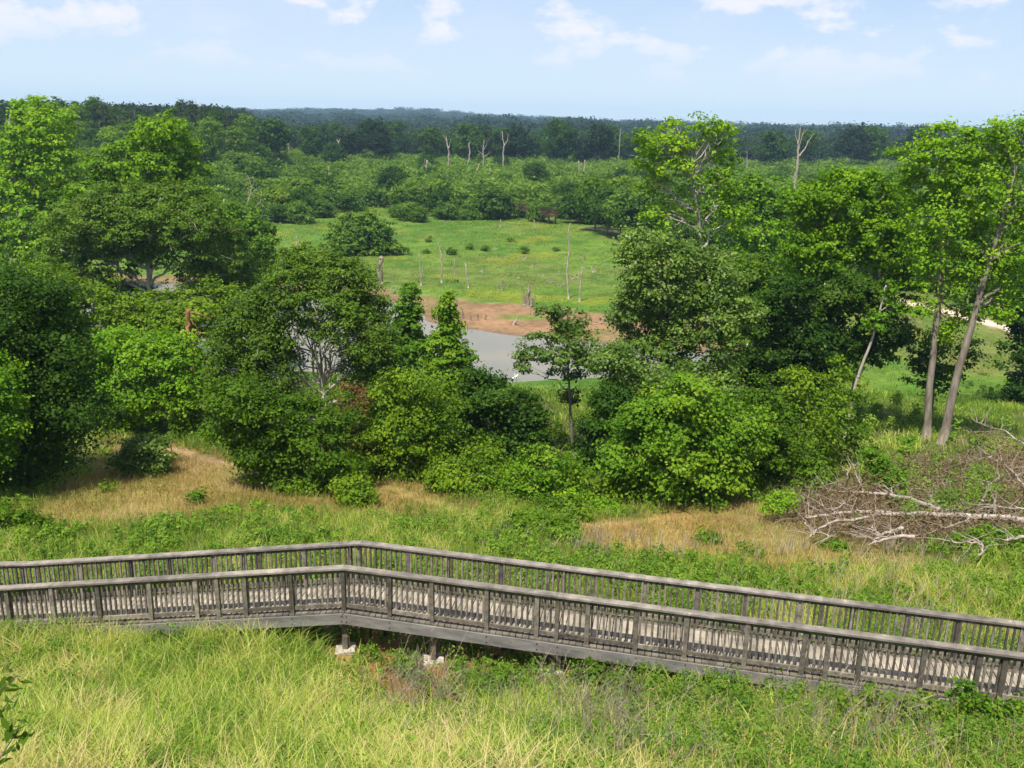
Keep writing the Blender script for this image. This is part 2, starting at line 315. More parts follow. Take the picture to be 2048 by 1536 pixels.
def ground_cols(fx, fy):
    wx = fx + (fbm(fx / 3, fy / 3, 71) - .5) * 3.2; wy = fy + (fbm(fx / 3, fy / 3, 72) - .5) * 3.2
    n1 = fbm(fx / 2.2, fy / 2.2, 11); n2 = fbm(fx / 10, fy / 16, 12); n3 = fbm(fx / .9, fy / .9, 13); n4 = fbm(fx / 18, fy / 9, 14)
    col = np.tile(np.array([[.075, .105, .022]]), (len(fx), 1))
    col = lerp(col, sstep(.45, .65, n1) * .7, (.16, .14, .05))
    kd = np.maximum(sstep(-1.3, 1.3, sdist(wx, wy, DRYL) + (n1 - .5) * 5), sstep(-1.3, 1.3, sdist(wx, wy, DRYR) + (n1 - .5) * 5))
    col = lerp(col, kd, (.27, .205, .06)); col = lerp(col, kd * sstep(.52, .70, n1) * .6, (.32, .17, .07)); col = lerp(col, kd * sstep(.45, .62, n2) * .55, (.15, .17, .04))
    kb = np.maximum(sstep(-.3, .4, sdist(wx, wy, BARE)), np.maximum(sstep(-.3, .4, sdist(wx, wy, BARE2)), np.maximum(sstep(-.6, .3, sdist(wx, wy, BARE3)), sstep(-.6, .3, sdist(wx, wy, BARE4)))))
    col = lerp(col, kb * .85, (.34, .17, .075))
    pd = pdist(wx, wy, PATHL, False); col = lerp(col, sstep(.5, .1, pd) * (.25 + .75 * sstep(-9, -13, fx)) * sstep(.3, .6, n1) * .8, (.34, .22, .13))
    # litter under the brush pile
    kp = sstep(-.8, .8, sdist(wx, wy, PILE)); col = lerp(col, kp * .7, (.12, .085, .045))
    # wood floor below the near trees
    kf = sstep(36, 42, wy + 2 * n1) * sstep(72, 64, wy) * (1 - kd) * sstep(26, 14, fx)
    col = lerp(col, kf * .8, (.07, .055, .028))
    # meadow
    km = sstep(58, 68, fy) 
    md = np.tile(np.array([[.082, .155, .018]]), (len(fx), 1))
    md = lerp(md, sstep(.42, .62, n2) * .8, (.118, .18, .024)); md = lerp(md, sstep(.52, .68, n4) * .5, (.115, .125, .034)); md = lerp(md, sstep(.52, .62, n1) * .5, (.042, .11, .013))
    md = lerp(md, sstep(.60, .72, fbm(fx / 5, fy / 7, 17)) * .7, (.17, .19, .018))
    rw = sstep(12, 30, fx) * sstep(150, 120, fy); md = lerp(md, rw * sstep(.54, .66, n2) * .45, (.13, .10, .045))
    col = col * (1 - km[:, None]) + md * km[:, None]
    m = (fy > 40) & (fy < 230)
    km2 = np.zeros(len(fx)); km2[m] = sstep(-1.2, .9, sdist(fx[m] + (n1[m] - .5) * 6, fy[m] + (n2[m] - .5) * 9, MUD))
    isl = sstep(.0, 1.2, 2.0 - np.hypot((fx - 1.2) / 2.0, (fy - 94) / 1.0))
    kk = km2 * (1 - .75 * isl)
    mudc = np.tile(np.array([[.245, .148, .078]]), (len(fx), 1)); mudc = lerp(mudc, sstep(.42, .66, n1) * .6, (.165, .10, .052)); mudc = lerp(mudc, sstep(.5, .7, n2) * .4, (.13, .15, .04))
    rd = np.full(len(fx), -9.); rd[m] = sdist(fx[m], fy[m], RIVER); mudc = lerp(mudc, sstep(-2.2, 0, rd) * .7, (.15, .10, .065))
    col = col * (1 - kk[:, None]) + mudc * kk[:, None]
    edge = np.clip(km2 * (1 - km2) * 4, 0, 1); col = lerp(col, edge * .5 * (1 - isl), (.07, .20, .03))
    rp = pdist(fx + (n1 - .5) * 1.0, fy, ROADP, False) * np.interp(fy, [60, 130, 200], [1., 1.2, 1.6]); col = lerp(col, sstep(1.7, .8, rp), (.62, .47, .36))
    col = lerp(col, sstep(5.5, 3, rp) * (1 - sstep(2.6, 1.2, rp)) * .4, (.22, .18, .07))
    kw = np.maximum(sstep(235, 260, fy + 10 * n2), 0); col = lerp(col, kw * .85, (.030, .048, .014))
    col = col * (.82 + .36 * n3[:, None])
    return col
col = ground_cols(fx, fy)
H, Wd = X.shape
ii = (np.arange(H - 1)[:, None] * Wd + np.arange(Wd - 1)[None]).ravel()
Q = np.stack([ii, ii + 1, ii + Wd + 1, ii + Wd], -1)
m, t, o = new_mat('ground_soil_and_grass')
a = t.nodes.new('ShaderNodeAttribute'); a.attribute_name = 'col'
g = t.nodes.new('ShaderNodeNewGeometry')
na = N(t, 'ShaderNodeTexNoise', Scale=1.7, Detail=8.0, Roughness=.7); nb = N(t, 'ShaderNodeTexNoise', Scale=.23, Detail=7.0, Roughness=.6)
for q in (na, nb): t.links.new(g.outputs['Position'], q.inputs['Vector'])
mr = t.nodes.new('ShaderNodeMapRange'); mr.inputs[1].default_value = .25; mr.inputs[2].default_value = .75; mr.inputs[3].default_value = .55; mr.inputs[4].default_value = 1.4
t.links.new(na.outputs[0], mr.inputs[0])
mr2 = t.nodes.new('ShaderNodeMapRange'); mr2.inputs[1].default_value = .25; mr2.inputs[2].default_value = .75; mr2.inputs[3].default_value = .78; mr2.inputs[4].default_value = 1.22
t.links.new(nb.outputs[0], mr2.inputs[0])
mu = N(t, 'ShaderNodeMath', _operation='MULTIPLY'); t.links.new(mr.outputs[0], mu.inputs[0]); t.links.new(mr2.outputs[0], mu.inputs[1])
vs = N(t, 'ShaderNodeVectorMath', _operation='SCALE'); t.links.new(a.outputs['Color'], vs.inputs[0]); t.links.new(mu.outputs[0], vs.inputs['Scale'])
p = N(t, 'ShaderNodeBsdfPrincipled', Roughness=.95); p.inputs['Specular IOR Level'].default_value = .1
t.links.new(vs.outputs[0], p.inputs['Base Color'])
b = N(t, 'ShaderNodeBump', Strength=.6, Distance=.12); t.links.new(na.outputs[0], b.inputs['Height']); t.links.new(b.outputs[0], p.inputs['Normal'])
t.links.new(p.outputs[0], o.inputs[0])
gm = mesh_np('ground', np.stack([fx, fy, fz], -1), Q, [m], col=np.concatenate([col, np.ones((len(col), 1))], 1), smooth=True)
tag(link('ground', gm), kind='structure')
# water
m, t, o = new_mat('muddy_river_water')
p = N(t, 'ShaderNodeBsdfPrincipled', Roughness=.22); p.inputs['Base Color'].default_value = (.185, .175, .125, 1); p.inputs['IOR'].default_value = 1.33
g = t.nodes.new('ShaderNodeNewGeometry')
na = N(t, 'ShaderNodeTexNoise', Scale=2.2, Detail=4.0); t.links.new(g.outputs['Position'], na.inputs['Vector'])
nb = N(t, 'ShaderNodeTexNoise', Scale=.12, Detail=3.0); t.links.new(g.outputs['Position'], nb.inputs['Vector'])
cr = t.nodes.new('ShaderNodeValToRGB'); e = cr.color_ramp.elements; e[0].position = .35; e[0].color = (.165, .16, .115, 1); e[1].position = .65; e[1].color = (.215, .185, .13, 1)
t.links.new(nb.outputs[0], cr.inputs[0]); t.links.new(cr.outputs[0], p.inputs['Base Color'])
b = N(t, 'ShaderNodeBump', Strength=.12, Distance=.03); t.links.new(na.outputs[0], b.inputs['Height']); t.links.new(b.outputs[0], p.inputs['Normal'])
t.links.new(p.outputs[0], o.inputs[0])
wm = mesh_np('river', [(-260, 50, 0), (90, 50, 0), (90, 200, 0), (-260, 200, 0)], [[0, 1, 2, 3]], [m])
tag(link('river', wm), kind='structure')

# ------------------------------------------------------------------ foliage builders
def unit(v): return v / (np.linalg.norm(v, axis=-1, keepdims=True) + 1e-9)
def leaves(P, Nn, size, rng, asp=.75, bend=0):
    """rhombic leaf at every P with normal Nn"""
    n = len(P); t = unit(np.cross(Nn, unit(rng.normal(size=(n, 3))))); b = np.cross(Nn, t)
    s = (size * np.exp(rng.normal(0, .25, n)))[:, None]
    V = np.stack([P - t * s * .5, P - b * s * .5 * asp + t * s * .05, P + t * s * .5, P + b * s * .5 * asp + t * s * .05], 1).reshape(-1, 3)
    return V, np.arange(n * 4).reshape(-1, 4)
def crown_pts(blobs, rc, leaf, lai, rng, hole=.25, shell=.5, asp=.75, thin_back=.45, lpc_max=150):
    """clumps of leaves over the lumps of a crown; lai = leaf area per area of lump surface"""
    P, Nn, T, CC = [], [], [], []
    la = .5 * asp * leaf * leaf
    for bi, (c, r) in enumerate(blobs):
        r = np.asarray(r, float); area = 4 * np.pi * ((r[0] * r[1]) ** 1.6 / 3 + (r[0] * r[2]) ** 1.6 / 3 + (r[1] * r[2]) ** 1.6 / 3) ** (1 / 1.6)
        n = max(6, int(area / (rc * rc * 1.5))); k = int(np.clip(lai * area / n / la, 8, lpc_max))
        if k == lpc_max: n = int(n * min(2.5, lai * area / n / la / k))
        d = unit(rng.normal(size=(n, 3))); rad = shell + (1 - shell) * rng.random(n) ** .5
        bump = 1 + .16 * np.sin(d[:, 0] * 5 + c[0]) * np.cos(d[:, 2] * 6 + c[1]) + .12 * rng.normal(size=n)
        rad = np.where(rng.random(n) < .2, rad * rng.uniform(1.1, 1.42, n), rad)
        cc = c + d * (rad * bump)[:, None] * r
        keep = rng.random(n) > hole * (d[:, 2] < -.2) * 1.5
        keep &= rng.random(n) > thin_back * (d[:, 1] > .25)
        for bj, (c2, r2) in enumerate(blobs):
            if bj != bi: keep &= (((cc - c2) / np.asarray(r2)) ** 2).sum(1) > .42
        if not keep.any(): keep[0] = True
        cc, d = cc[keep], d[keep]; n = len(cc)
        ct = rng.normal(.5, .17, n) + rng.normal(0, .07)
        off = rng.normal(size=(n, k, 3)) * np.array([rc, rc, rc * .5]) * .52 * np.exp(rng.normal(0, .25, (n, 1, 1)))
        p = cc[:, None] + off
        nn = unit(d[:, None] * .45 + unit(off) * .35 + np.array([0, 0, .6]) + rng.normal(size=(n, k, 3)) * .5)
        P.append(p.reshape(-1, 3)); Nn.append(nn.reshape(-1, 3)); T.append((ct[:, None] + rng.normal(0, .13, (n, k))).ravel()); CC.append(cc)
    return np.concatenate(P), np.concatenate(Nn), np.clip(np.concatenate(T), 0, 1), CC
def curve(a, b, rng, n=6, sag=.12, lift=0):
    a, b = np.asarray(a, float), np.asarray(b, float); L = np.linalg.norm(b - a); t = np.linspace(0, 1, n)[:, None]
    P = a + (b - a) * t; P[:, 2] += (np.sin(t[:, 0] * np.pi)) * lift * L
    w = rng.normal(size=(n, 3)) * sag * L * .25; w[0] = 0; w[-1] = 0
    return P + w * np.sin(t * np.pi)
SEED = [100]
def big_tree(name, label, D, trunk, blobs, mat='green', bark=None, tw=14, leafpx=2.8, rc=.47, cover=1.0, fork=.45, hole=.25, shell=.5, limbs=5, droop=.0, cat='tree', group=None, limbw=.4, spread=.35, dense=1.0, grow=1.0, show=0.0, win=(), trunk_part='trunk'):
    """trunk: photo points from the foot up, blobs: (px, py, rx, rz) lumps of the crown, all at distance D"""
    SEED[0] += 1; rng = np.random.default_rng(SEED[0]); bark = bark or BARK
    ppm = F_PX / (D * 1.03)                              # photo pixels per metre there
    tp = [at(a, b, D) for a, b in trunk]
    base = tp[0].copy(); gz = zgs(base[0], base[1])
    if base[2] > gz + .05: tp = [np.array([base[0], base[1], gz - .1])] + tp
    else: tp[0][2] = gz - .1
    base = np.array([tp[0][0], tp[0][1], gz])
    if len(tp) == 1: tp = [tp[0], tp[0] + np.array([0, 0, 1.0])]
    B = []
    Rm = max(b[2] for b in blobs) / ppm
    for b in blobs:
        rx = b[2] / ppm * 1.13 * grow; rz = b[3] / ppm * 1.2 * grow; dd = D + (b[4] if len(b) > 4 else rng.uniform(-spread, spread) * Rm * 1.6)
        c = at(b[0], b[1], dd); c[2] = max(c[2], zgs(c[0], c[1]) + rz * .55); B.append((c, (rx, (rx + rz) / 2, rz)))
    leaf = leafpx / ppm * 2.15
    rc_ = max(rc, leaf * 1.8)
    P, Nn, T, CC = crown_pts(B, rc_, leaf, 2.5 * cover, rng, hole * .7, shell)
    gz2 = zg(P[:, 0], P[:, 1]); ok = P[:, 2] > gz2 + .02
    for wc, wr, wp in [(at(q[0], q[1], D), (q[2] / ppm, 50., q[3] / ppm), q[4]) for q in win]:
        e2 = (((P - wc) / wr) ** 2).sum(1); ok &= ~((e2 < 1 + rng.normal(0, .25, len(P))) & (P[:, 1] < D + .5) & (rng.random(len(P)) < wp))
    P, Nn, T = P[ok], Nn[ok], T[ok]
    V, Q = leaves(P - base, Nn, leaf, rng)
    root = tag(bpy.data.objects.new(name, None), label, cat, group); C.objects.link(root); root.location = base; root.empty_display_size = .5
    link('crown', mesh_np('crown', V, Q, [LM[mat]], tint=T), root)
    # trunk with limbs and twigs
    mb = MB(); TP = np.array(tp); seg = np.concatenate([[0], np.cumsum(np.linalg.norm(np.diff(TP, axis=0), axis=1))]); s = np.linspace(0, seg[-1], 14)
    TPs = np.stack([np.interp(s, seg, TP[:, k]) for k in range(3)], -1)
    r0 = tw / ppm / 2; rr = r0 * (1 - .62 * s / seg[-1]); rr[0] *= 1.35
    TPs[1:-1] = TPs[1:-1] * .5 + (TPs[:-2] + TPs[2:]) * .25; TPs[1:-1] += rng.normal(size=(12, 3)) * r0 * .10
    mb.tube(TPs - base, rr, 8)
    for (c, r), cc in zip(B, CC):
        k0 = int(np.clip(np.argmin(np.abs(TPs[:, 2] - (c[2] - .5 * r[2] - .35 * np.hypot(*(c - TPs[-1])[:2])))), 3, 13)) if rng.random() > .0 else 13
        k0 = max(k0, int(14 * fork) if len(B) > 2 else k0); k0 = min(k0, 13)
        a = TPs[k0]; rl = max(rr[k0] * limbw * 1.2, r0 * .16)
        top = c + np.array([0, -r[1] * show, r[2] * .35]); P1 = curve(a, top, rng, 8, .25, .06)
        mb.tube(P1 - base, np.linspace(rl, rl * .3, 8), 6)
        if len(cc):
            for q in cc[rng.choice(len(cc), min(len(cc), limbs), replace=False)]:
                j = rng.integers(2, 7); mb.tube(curve(P1[j], q, rng, 5, .3, .08) - base, np.linspace(rl * .42, rl * .10, 5), 4)
    link(trunk_part, mb.mesh(trunk_part, [bark], smooth=True), root)
    return root
def proto_tree(seed, h, rx, leaf, mat, lumps=14, cover=.8, trunk_h=.3, shape='round', bark=None, rc=None, name='forest_tree', lpc=26):
    rng = np.random.default_rng(seed); B = []
    for k in range(lumps):
        u = rng.random(); ang = rng.random() * 6.283
        if shape == 'round': zz = h * (trunk_h + (1 - trunk_h) * (.18 + .66 * u)); rad = rx * .62 * math.sqrt(max(0.05, 1 - ((u - .38) / .66) ** 2)) * rng.uniform(.6, 1)
        elif shape == 'dome': zz = h * (.18 + .6 * u); rad = rx * .65 * (1 - .75 * u ** 1.5) * rng.uniform(.7, 1.05)
        else: zz = h * (.55 + .38 * u); rad = rx * .6 * (1 - .6 * u) * rng.uniform(.4, 1)
        s = rx * rng.uniform(.30, .48) * (1 if shape != 'pine' else .8)
        B.append((np.array([rad * math.cos(ang), rad * math.sin(ang), zz]), (s, s, s * (.8 if shape != 'pine' else .45))))
    rc = rc or leaf * 2.2
    P, Nn, T, CC = crown_pts(B, rc, leaf, 1.5 * cover, rng, .15, .6, thin_back=0, lpc_max=60)
    ok = P[:, 2] > .05; P, Nn, T = P[ok], Nn[ok], T[ok]
    V, Q = leaves(P, Nn, leaf, rng)
    mb = MB(); mb.tube([(0, 0, -1.5), (0, 0, h * .4), (rng.normal() * .03 * h, 0, h * .82)], [h * .018, h * .014, h * .006], 5)
    for c, r in B: mb.tube(curve((0, 0, min(c[2] * .7, h * .6)), c, rng, 4), [h * .006, h * .005, h * .004, h * .003], 4)
    V2, Q2 = np.concatenate(mb.V), np.concatenate(mb.Q)
    return mesh_np(name, np.concatenate([V, V2]), np.concatenate([Q, Q2 + len(V)]), [LM[mat], bark or BARK], tint=np.concatenate([T, np.full(len(Q2), .5)]),
                   mi=np.concatenate([np.zeros(len(Q)), np.ones(len(Q2))]))
def arrays(me):
    V = np.empty(len(me.vertices) * 3, np.float32); me.vertices.foreach_get('co', V); Q = np.empty(len(me.loops), np.int32); me.loops.foreach_get('vertex_index', Q)
    T = np.empty(len(me.polygons), np.float32); me.attributes['tint'].data.foreach_get('value', T)
    return V.reshape(-1, 3), Q.reshape(-1, 4), T
def merged(name, protos, items, mat, rng):
    Vs, Qs, Ts, n = [], [], [], 0
    for (x, y, z, s, sz) in items:
        V, Q, T = protos[rng.integers(len(protos))]; a = rng.random() * 6.283; c, q = math.cos(a) * s, math.sin(a) * s
        Vs.append(np.stack([V[:, 0] * c - V[:, 1] * q + x, V[:, 0] * q + V[:, 1] * c + y, V[:, 2] * sz + z], -1)); Qs.append(Q + n); n += len(V); Ts.append(np.clip(T + rng.normal(0, .15), 0, 1))
    return mesh_np(name, np.concatenate(Vs), np.concatenate(Qs), [mat], tint=np.concatenate(Ts))

# ------------------------------------------------------------------ boardwalk
NEAR = np.array([[-19.0, 19.71, 7.70], [-11.755, 19.0, 8.343], [-3.59, 18.2, 9.489], [3.1, 16.65, 9.53], [9.76, 15.1, 9.583], [20.0, 12.72, 9.66]])
Wk = 1.36
def offset(Pl, o):
    out = []
    for i in range(len(Pl)):
        ns = []
        for a, b in ((i - 1, i), (i, i + 1)):
            if 0 <= a and b < len(Pl):
                d = (Pl[b] - Pl[a])[:2]; d /= np.linalg.norm(d); ns.append(np.array([-d[1], d[0]]))
        n = sum(ns); n /= np.linalg.norm(n); k = 1 / max(.5, n @ ns[0]); q = Pl[i].copy(); q[:2] += n * o * k; out.append(q)
    return np.array(out)
class Line:
    def __init__(s, Pl): s.P = Pl; s.s = np.concatenate([[0], np.cumsum(np.linalg.norm(np.diff(Pl, axis=0), axis=1))]); s.L = s.s[-1]
    def at(s, t): return np.array([np.interp(t, s.s, s.P[:, k]) for k in range(3)])
    def dir(s, t):
        a, b = s.at(max(t - .02, 0)), s.at(min(t + .02, s.L)); d = b - a; return d / np.linalg.norm(d)
    def find(s, px, dz=1.0):
        t = np.linspace(0, s.L, 4000); P = np.stack([np.interp(t, s.s, s.P[:, k]) for k in range(3)], -1) + [0, 0, dz]
        x, y, z = proj(P); return t[np.argmin(np.abs(x - px))]
UPZ = np.array([0, 0, 1.])
rng = np.random.default_rng(5)
bw = tag(bpy.data.objects.new('boardwalk', None), 'weathered grey timber boardwalk with slatted railings on both sides, bending across the grass slope', 'boardwalk')
C.objects.link(bw); B0 = np.array([-3.59, 18.2, 8.0]); bw.location = B0
def part(name, mb, mat, parent=bw, smooth=False, kind=None):
    o = link(name, mb.mesh(name, mat if isinstance(mat, list) else [mat], smooth), parent)
    if kind: o['kind'] = kind
    return o
def sub(a): return np.asarray(a, float) - B0
# planks
NL, FL = Line(NEAR), Line(offset(NEAR, Wk))
mb = MB(); n = int(NL.L / .143); e = .0035
tt = np.linspace(0, 1, n + 1)
for i in range(n):
    a0, a1 = tt[i] + e / 10, tt[i + 1] - e / 4.6 * .1; g = .006 / NL.L * rng.uniform(.6, 1.8)
    q = [NL.at((tt[i] + g) * NL.L), NL.at((tt[i + 1] - g) * NL.L), FL.at((tt[i + 1] - g) * FL.L), FL.at((tt[i] + g) * FL.L)]
    ext = [rng.uniform(-.012, .01) for _ in range(2)]
    dn = unit(q[0] - q[3]); q[0] = q[0] + dn * (.02 + ext[0]); q[1] = q[1] + dn * (.02 + ext[0]); q[2] = q[2] - dn * (.02 + ext[1]); q[3] = q[3] - dn * (.02 + ext[1])
    top = [sub(v) + UPZ * rng.uniform(-.002, .002) for v in q]; bot = [v - UPZ * .036 for v in top]
    tn = rng.random(); m0 = [top[k_] + (top[3 - k_] - top[k_]) * .13 for k_ in (0, 1)]; m1 = [top[3 - k_] + (top[k_] - top[3 - k_]) * .13 for k_ in (0, 1)]     # trodden middle, grey ends
    mb.add(top + bot + m0 + m1, [[0, 1, 9, 8], [8, 9, 11, 10], [10, 11, 2, 3], [7, 6, 5, 4], [0, 4, 5, 1], [2, 6, 7, 3]], np.array([.0 + tn * .25, .5 + tn * .5, .0 + tn * .25, .2, .1, .1]))
    mb.add([top[1], bot[1], bot[2], top[2]], [[0, 1, 2, 3]], .1); mb.add([top[3], bot[3], bot[0], top[0]], [[0, 1, 2, 3]], .1)
part('deck', mb, DECKM)
def run(line_o, z, wd, ht, name, mat, t0=0, t1=None, breaks=None, wob=0):
    L = Line(offset(NEAR, line_o)); t1 = L.L if t1 is None else t1
    ks = sorted(set([t0, t1] + [s for s in L.s if t0 < s < t1] + [b for b in (breaks or []) if t0 < b < t1])); mb = MB()
    for a, b in zip(ks[:-1], ks[1:]):
        d = L.dir((a + b) / 2) * .0015
        mb.box(sub(L.at(a)) + UPZ * (z + rng.uniform(-wob, wob)) + d, sub(L.at(b)) + UPZ * (z + rng.uniform(-wob, wob)) - d, wd, ht, t=rng.random())
    return mb, L
joints = lambda L, k: [float(v) for v in np.arange(1.7, L, k) + rng.uniform(-.4, .4, len(np.arange(1.7, L, k)))]
for o_, s_ in ((-.045, 1), (Wk + .045, -1)):
    mb, L = run(o_, -.165, .04, .25, 'fascia', FASC, breaks=joints(28, 3.7)); mb.mi = 1
    if s_ == 1:
        for px in (104, 297, 391, 489, 583, 682, 692, 779, 974, 1075, 1116, 1275, 1374, 1495, 1611, 1724, 1850, 1960):
            t_ = L.find(px, .3)
            for dz in (-.09, -.22):
                p0 = sub(L.at(t_)) + UPZ * dz; dd = L.dir(t_); nn = np.array([dd[1], -dd[0], 0]); mb.tube([p0 + nn * .018, p0 + nn * .030], [.017, .015], 6)
    part('fascia', mb, [FASC, BOLT])
for o_ in (.32, Wk / 2, Wk - .32):
    mb, L = run(o_, -.15, .05, .20, 'joist', WOOD); part('joist', mb, WOOD)
POSTN = [-180, -270, -360, -450, 2210, 2320, 2440, 2570, 2710, 14, 104, 196, 297, 391, 434, 489, 583, 687, 779, 864.5, 974, 1075, 1116, 1177, 1275, 1374, 1495, 1611, 1659, 1724, 1850, 1960, 2011, 2110, -90]
POSTF = [-150, -240, -330, -420, 2250, 2360, 2480, 2600, 2740, 44, 73, 159, 260, 337, 427, 484, 518, 610, 699, 718, 817, 895, 1003, 1095, 1128, 1191, 1290, 1396, 1493, 1599, 1644, 1705, 1816, 1919, 2045, -60, 2140]
bal = []
for side, PX in ((0, POSTN), (1, POSTF)):
    s_ = 1 if side == 0 else -1; e0 = 0 if side == 0 else Wk
    def O(v): return e0 + s_ * v
    LP = Line(offset(NEAR, O(.05))); ts = sorted(LP.find(px, .9) for px in PX)
    for t_ in ts:
        mb = MB(); p0 = sub(LP.at(t_)); d = LP.dir(t_); lean = rng.normal(0, .008, 3); lean[2] = 0
        mb.box(p0 - UPZ * .30, p0 + UPZ * 1.008 + lean, .09, .09, up=np.array([-d[1], d[0], 0]), t=rng.random()); part('post', mb, WOOD)
    mb, L = run(O(.06), 1.032, .185, .042, 'cap_rail', CAPW, breaks=[v for v in ts[2::4]], wob=.003); part('cap_rail', mb, CAPW)
    mb, L = run(O(.055), .955, .036, .085, 'top_rail', WOOD, breaks=ts); part('top_rail', mb, WOOD)
    # bottom rail broken between the posts
    L = Line(offset(NEAR, O(.055)))
    tb = sorted(L.find(px, .1) for px in PX) if False else [t_ * L.L / LP.L for t_ in ts]
    mb = MB()
    for a, b in zip(tb[:-1], tb[1:]):
        if b - a < .2: continue
        cs = [c for c in L.s if a + .1 < c < b - .1]; kk = [a + .047] + cs + [b - .047]
        for u, v in zip(kk[:-1], kk[1:]): mb.box(sub(L.at(u)) + UPZ * .125, sub(L.at(v)) + UPZ * .125, .036, .088, t=rng.random())
    part('bottom_rail', mb, WOOD)
    LB = Line(offset(NEAR, O(.095))); tq = [t_ * LB.L / LP.L for t_ in ts]; t_ = .05
    while t_ < LB.L:
        if min(abs(t_ - q) for q in tq) > .035 or side == 1:
            p0 = sub(LB.at(t_)); d = LB.dir(t_); bal.append((p0, d, rng.random(), side))
        t_ += .122 + rng.normal(0, .003)
dist = [np.linalg.norm(b[0] + B0 - CP) if abs(b[0][0] + B0[0]) < 10.2 else 99 for b in bal]; order = np.argsort(dist)
rest = MB()
for q, i in enumerate(order):
    p0, d, tn, sd = bal[i]; mb = MB() if q < 100 else rest; lean = rng.normal(0, .004, 3); lean[2] = 0
    mb.box(p0 + UPZ * .062, p0 + UPZ * 1.004 + lean, .040, .040, up=np.array([-d[1], d[0], 0]), t=tn)
    if q < 100: part('baluster', mb, WOOD)
part('baluster', rest, WOOD, kind='stuff')
# supports
FXY = []
for px, o_ in ((205, .16), (436, .16), (690, .16), (868, .16), (1106, .16), (1366, .16), (1640, .16), (1900, .16), (300, Wk - .16), (560, Wk - .16), (770, Wk - .16), (1010, Wk - .16), (1240, Wk - .16), (1500, Wk - .16), (1780, Wk - .16)):
    L = Line(offset(NEAR, o_)); t_ = L.find(px, -.3); p = L.at(t_); gz = zgs(p[0], p[1]); d = L.dir(t_); gz = min(gz, p[2] - .4)
    mb = MB(); mb.box(sub([p[0], p[1], gz - .02]), sub(p) - UPZ * .26, .12, .12, up=np.array([-d[1], d[0], 0]), t=.3)
    mb.box(sub(p) - UPZ * .36 - d * .11, sub(p) - UPZ * .36 + d * .11, .05, .12, t=.4)
    sp = part('support_post', mb, WOOD)
    if o_ > .5 or px in (205, 436, 1366, 1640, 1900): continue
    FXY.append((p[0], p[1]))
    mb = MB(); a = rng.uniform(-.3, .3); d2 = np.array([math.cos(a), math.sin(a), 0]); q = sub([p[0], p[1], gz - .05])
    mb.box(q - d2 * .22 + [0, 0, .0], q + d2 * .22 + [0, 0, .03], .40, .24); mb.box(q - d2 * .26 - [0, .05, .08], q + d2 * .2 - [0, .05, .07], .5, .16)
    part('concrete_footing', mb, CONC, sp)
FOOT = np.concatenate([offset(NEAR, -.10)[:, :2], offset(NEAR, Wk + .12)[::-1, :2]])
FOOTW = np.concatenate([offset(NEAR, -.02)[:, :2], offset(NEAR, Wk + .05)[::-1, :2]])

# ------------------------------------------------------------------ grass and weeds
def clear_of_footings(x, y):             # nothing tall grows right in front of the footings
    m = np.ones(len(x), bool)
    for a, b in FXY: m &= ~((np.abs(x - a) < .30) & (y > b - .85) & (y < b + .3))
    return m
def blades(P, h, wd, lean, rng, tint, yaw=None):
    n = len(P); a = rng.random(n) * 6.283; L = np.stack([np.cos(a), np.sin(a), np.zeros(n)], -1)
    f = rng.random(n) * 3.1416; S = np.stack([np.cos(f), np.sin(f), np.zeros(n)], -1) * (wd / 2)[:, None]
    V = []
    for t_, k in ((0, 1.), (.38, .95), (.72, .62), (1, .08)):
        c = P + L * (lean * h * t_ ** 2.1)[:, None]; c[:, 2] += h * (t_ - .32 * lean * t_ ** 2)
        V += [c - S * k, c + S * k]
    V = np.stack(V, 1).reshape(-1, 3); b = np.arange(n)[:, None] * 8
    Q = np.stack([b + np.array([0, 1, 3, 2]), b + np.array([2, 3, 5, 4]), b + np.array([4, 5, 7, 6])], 1).reshape(-1, 4)
    return V, Q, np.repeat(tint, 3)
def scatter(x0, x1, y0, y1, per_m2, rng):
    n = int((x1 - x0) * (y1 - y0) * per_m2); return rng.uniform(x0, x1, n), rng.uniform(y0, y1, n)
def in_view(x, y, z, pad=420):
    a, b, c = proj(np.stack([x, y, z], -1)); return (a > -pad) & (a < 2048 + pad) & (b < 1536 + pad * 3) & (c > 1)
def on_ground(x, y): return np.stack([x, y, zg(x, y)], -1)
rng = np.random.default_rng(77)
tufts = lambda x, y, s, sd: fbm(x / s, y / s, sd)
# foreground tall grass
x, y = scatter(-17, 17, 8.5, 19.6, 1150, rng)
n1 = tufts(x, y, .55, 21); n2 = tufts(x, y, 2.5, 22); bare = np.maximum(sstep(-.5, .3, sdist(x, y, BARE)), sstep(-.5, .3, sdist(x, y, BARE2))); bare = np.maximum(bare, .7 * np.maximum(sstep(-.6, .3, sdist(x, y, BARE3)), sstep(-.6, .3, sdist(x, y, BARE4))))
rightmix = sstep(0.2, 5, x)
keep = (rng.random(len(x)) < (.42 + 1.1 * (n1 - .35)) * (1 - .95 * bare) * (1 - .66 * rightmix)) & ~inpoly(x, y, FOOT) & clear_of_footings(x, y)
x, y, n1, n2 = x[keep], y[keep], n1[keep], n2[keep]; P = on_ground(x, y); k = in_view(x, y, P[:, 2]); P, n1, n2, x, y = P[k], n1[k], n2[k], x[k], y[k]
h = (.20 + .62 * rng.random(len(P)) ** 1.7) * (.45 + 1.1 * n2); nearbw = sstep(-2.4, -.3, -pdist(x, y, [tuple(q[:2]) for q in NEAR], False)); h *= (1 - .35 * nearbw * sstep(-4.5, -2, x)) * (1 - .5 * sstep(-1.6, -.1, sdist(x, y, BARE))) * (1 - .22 * sstep(0, 5, x))
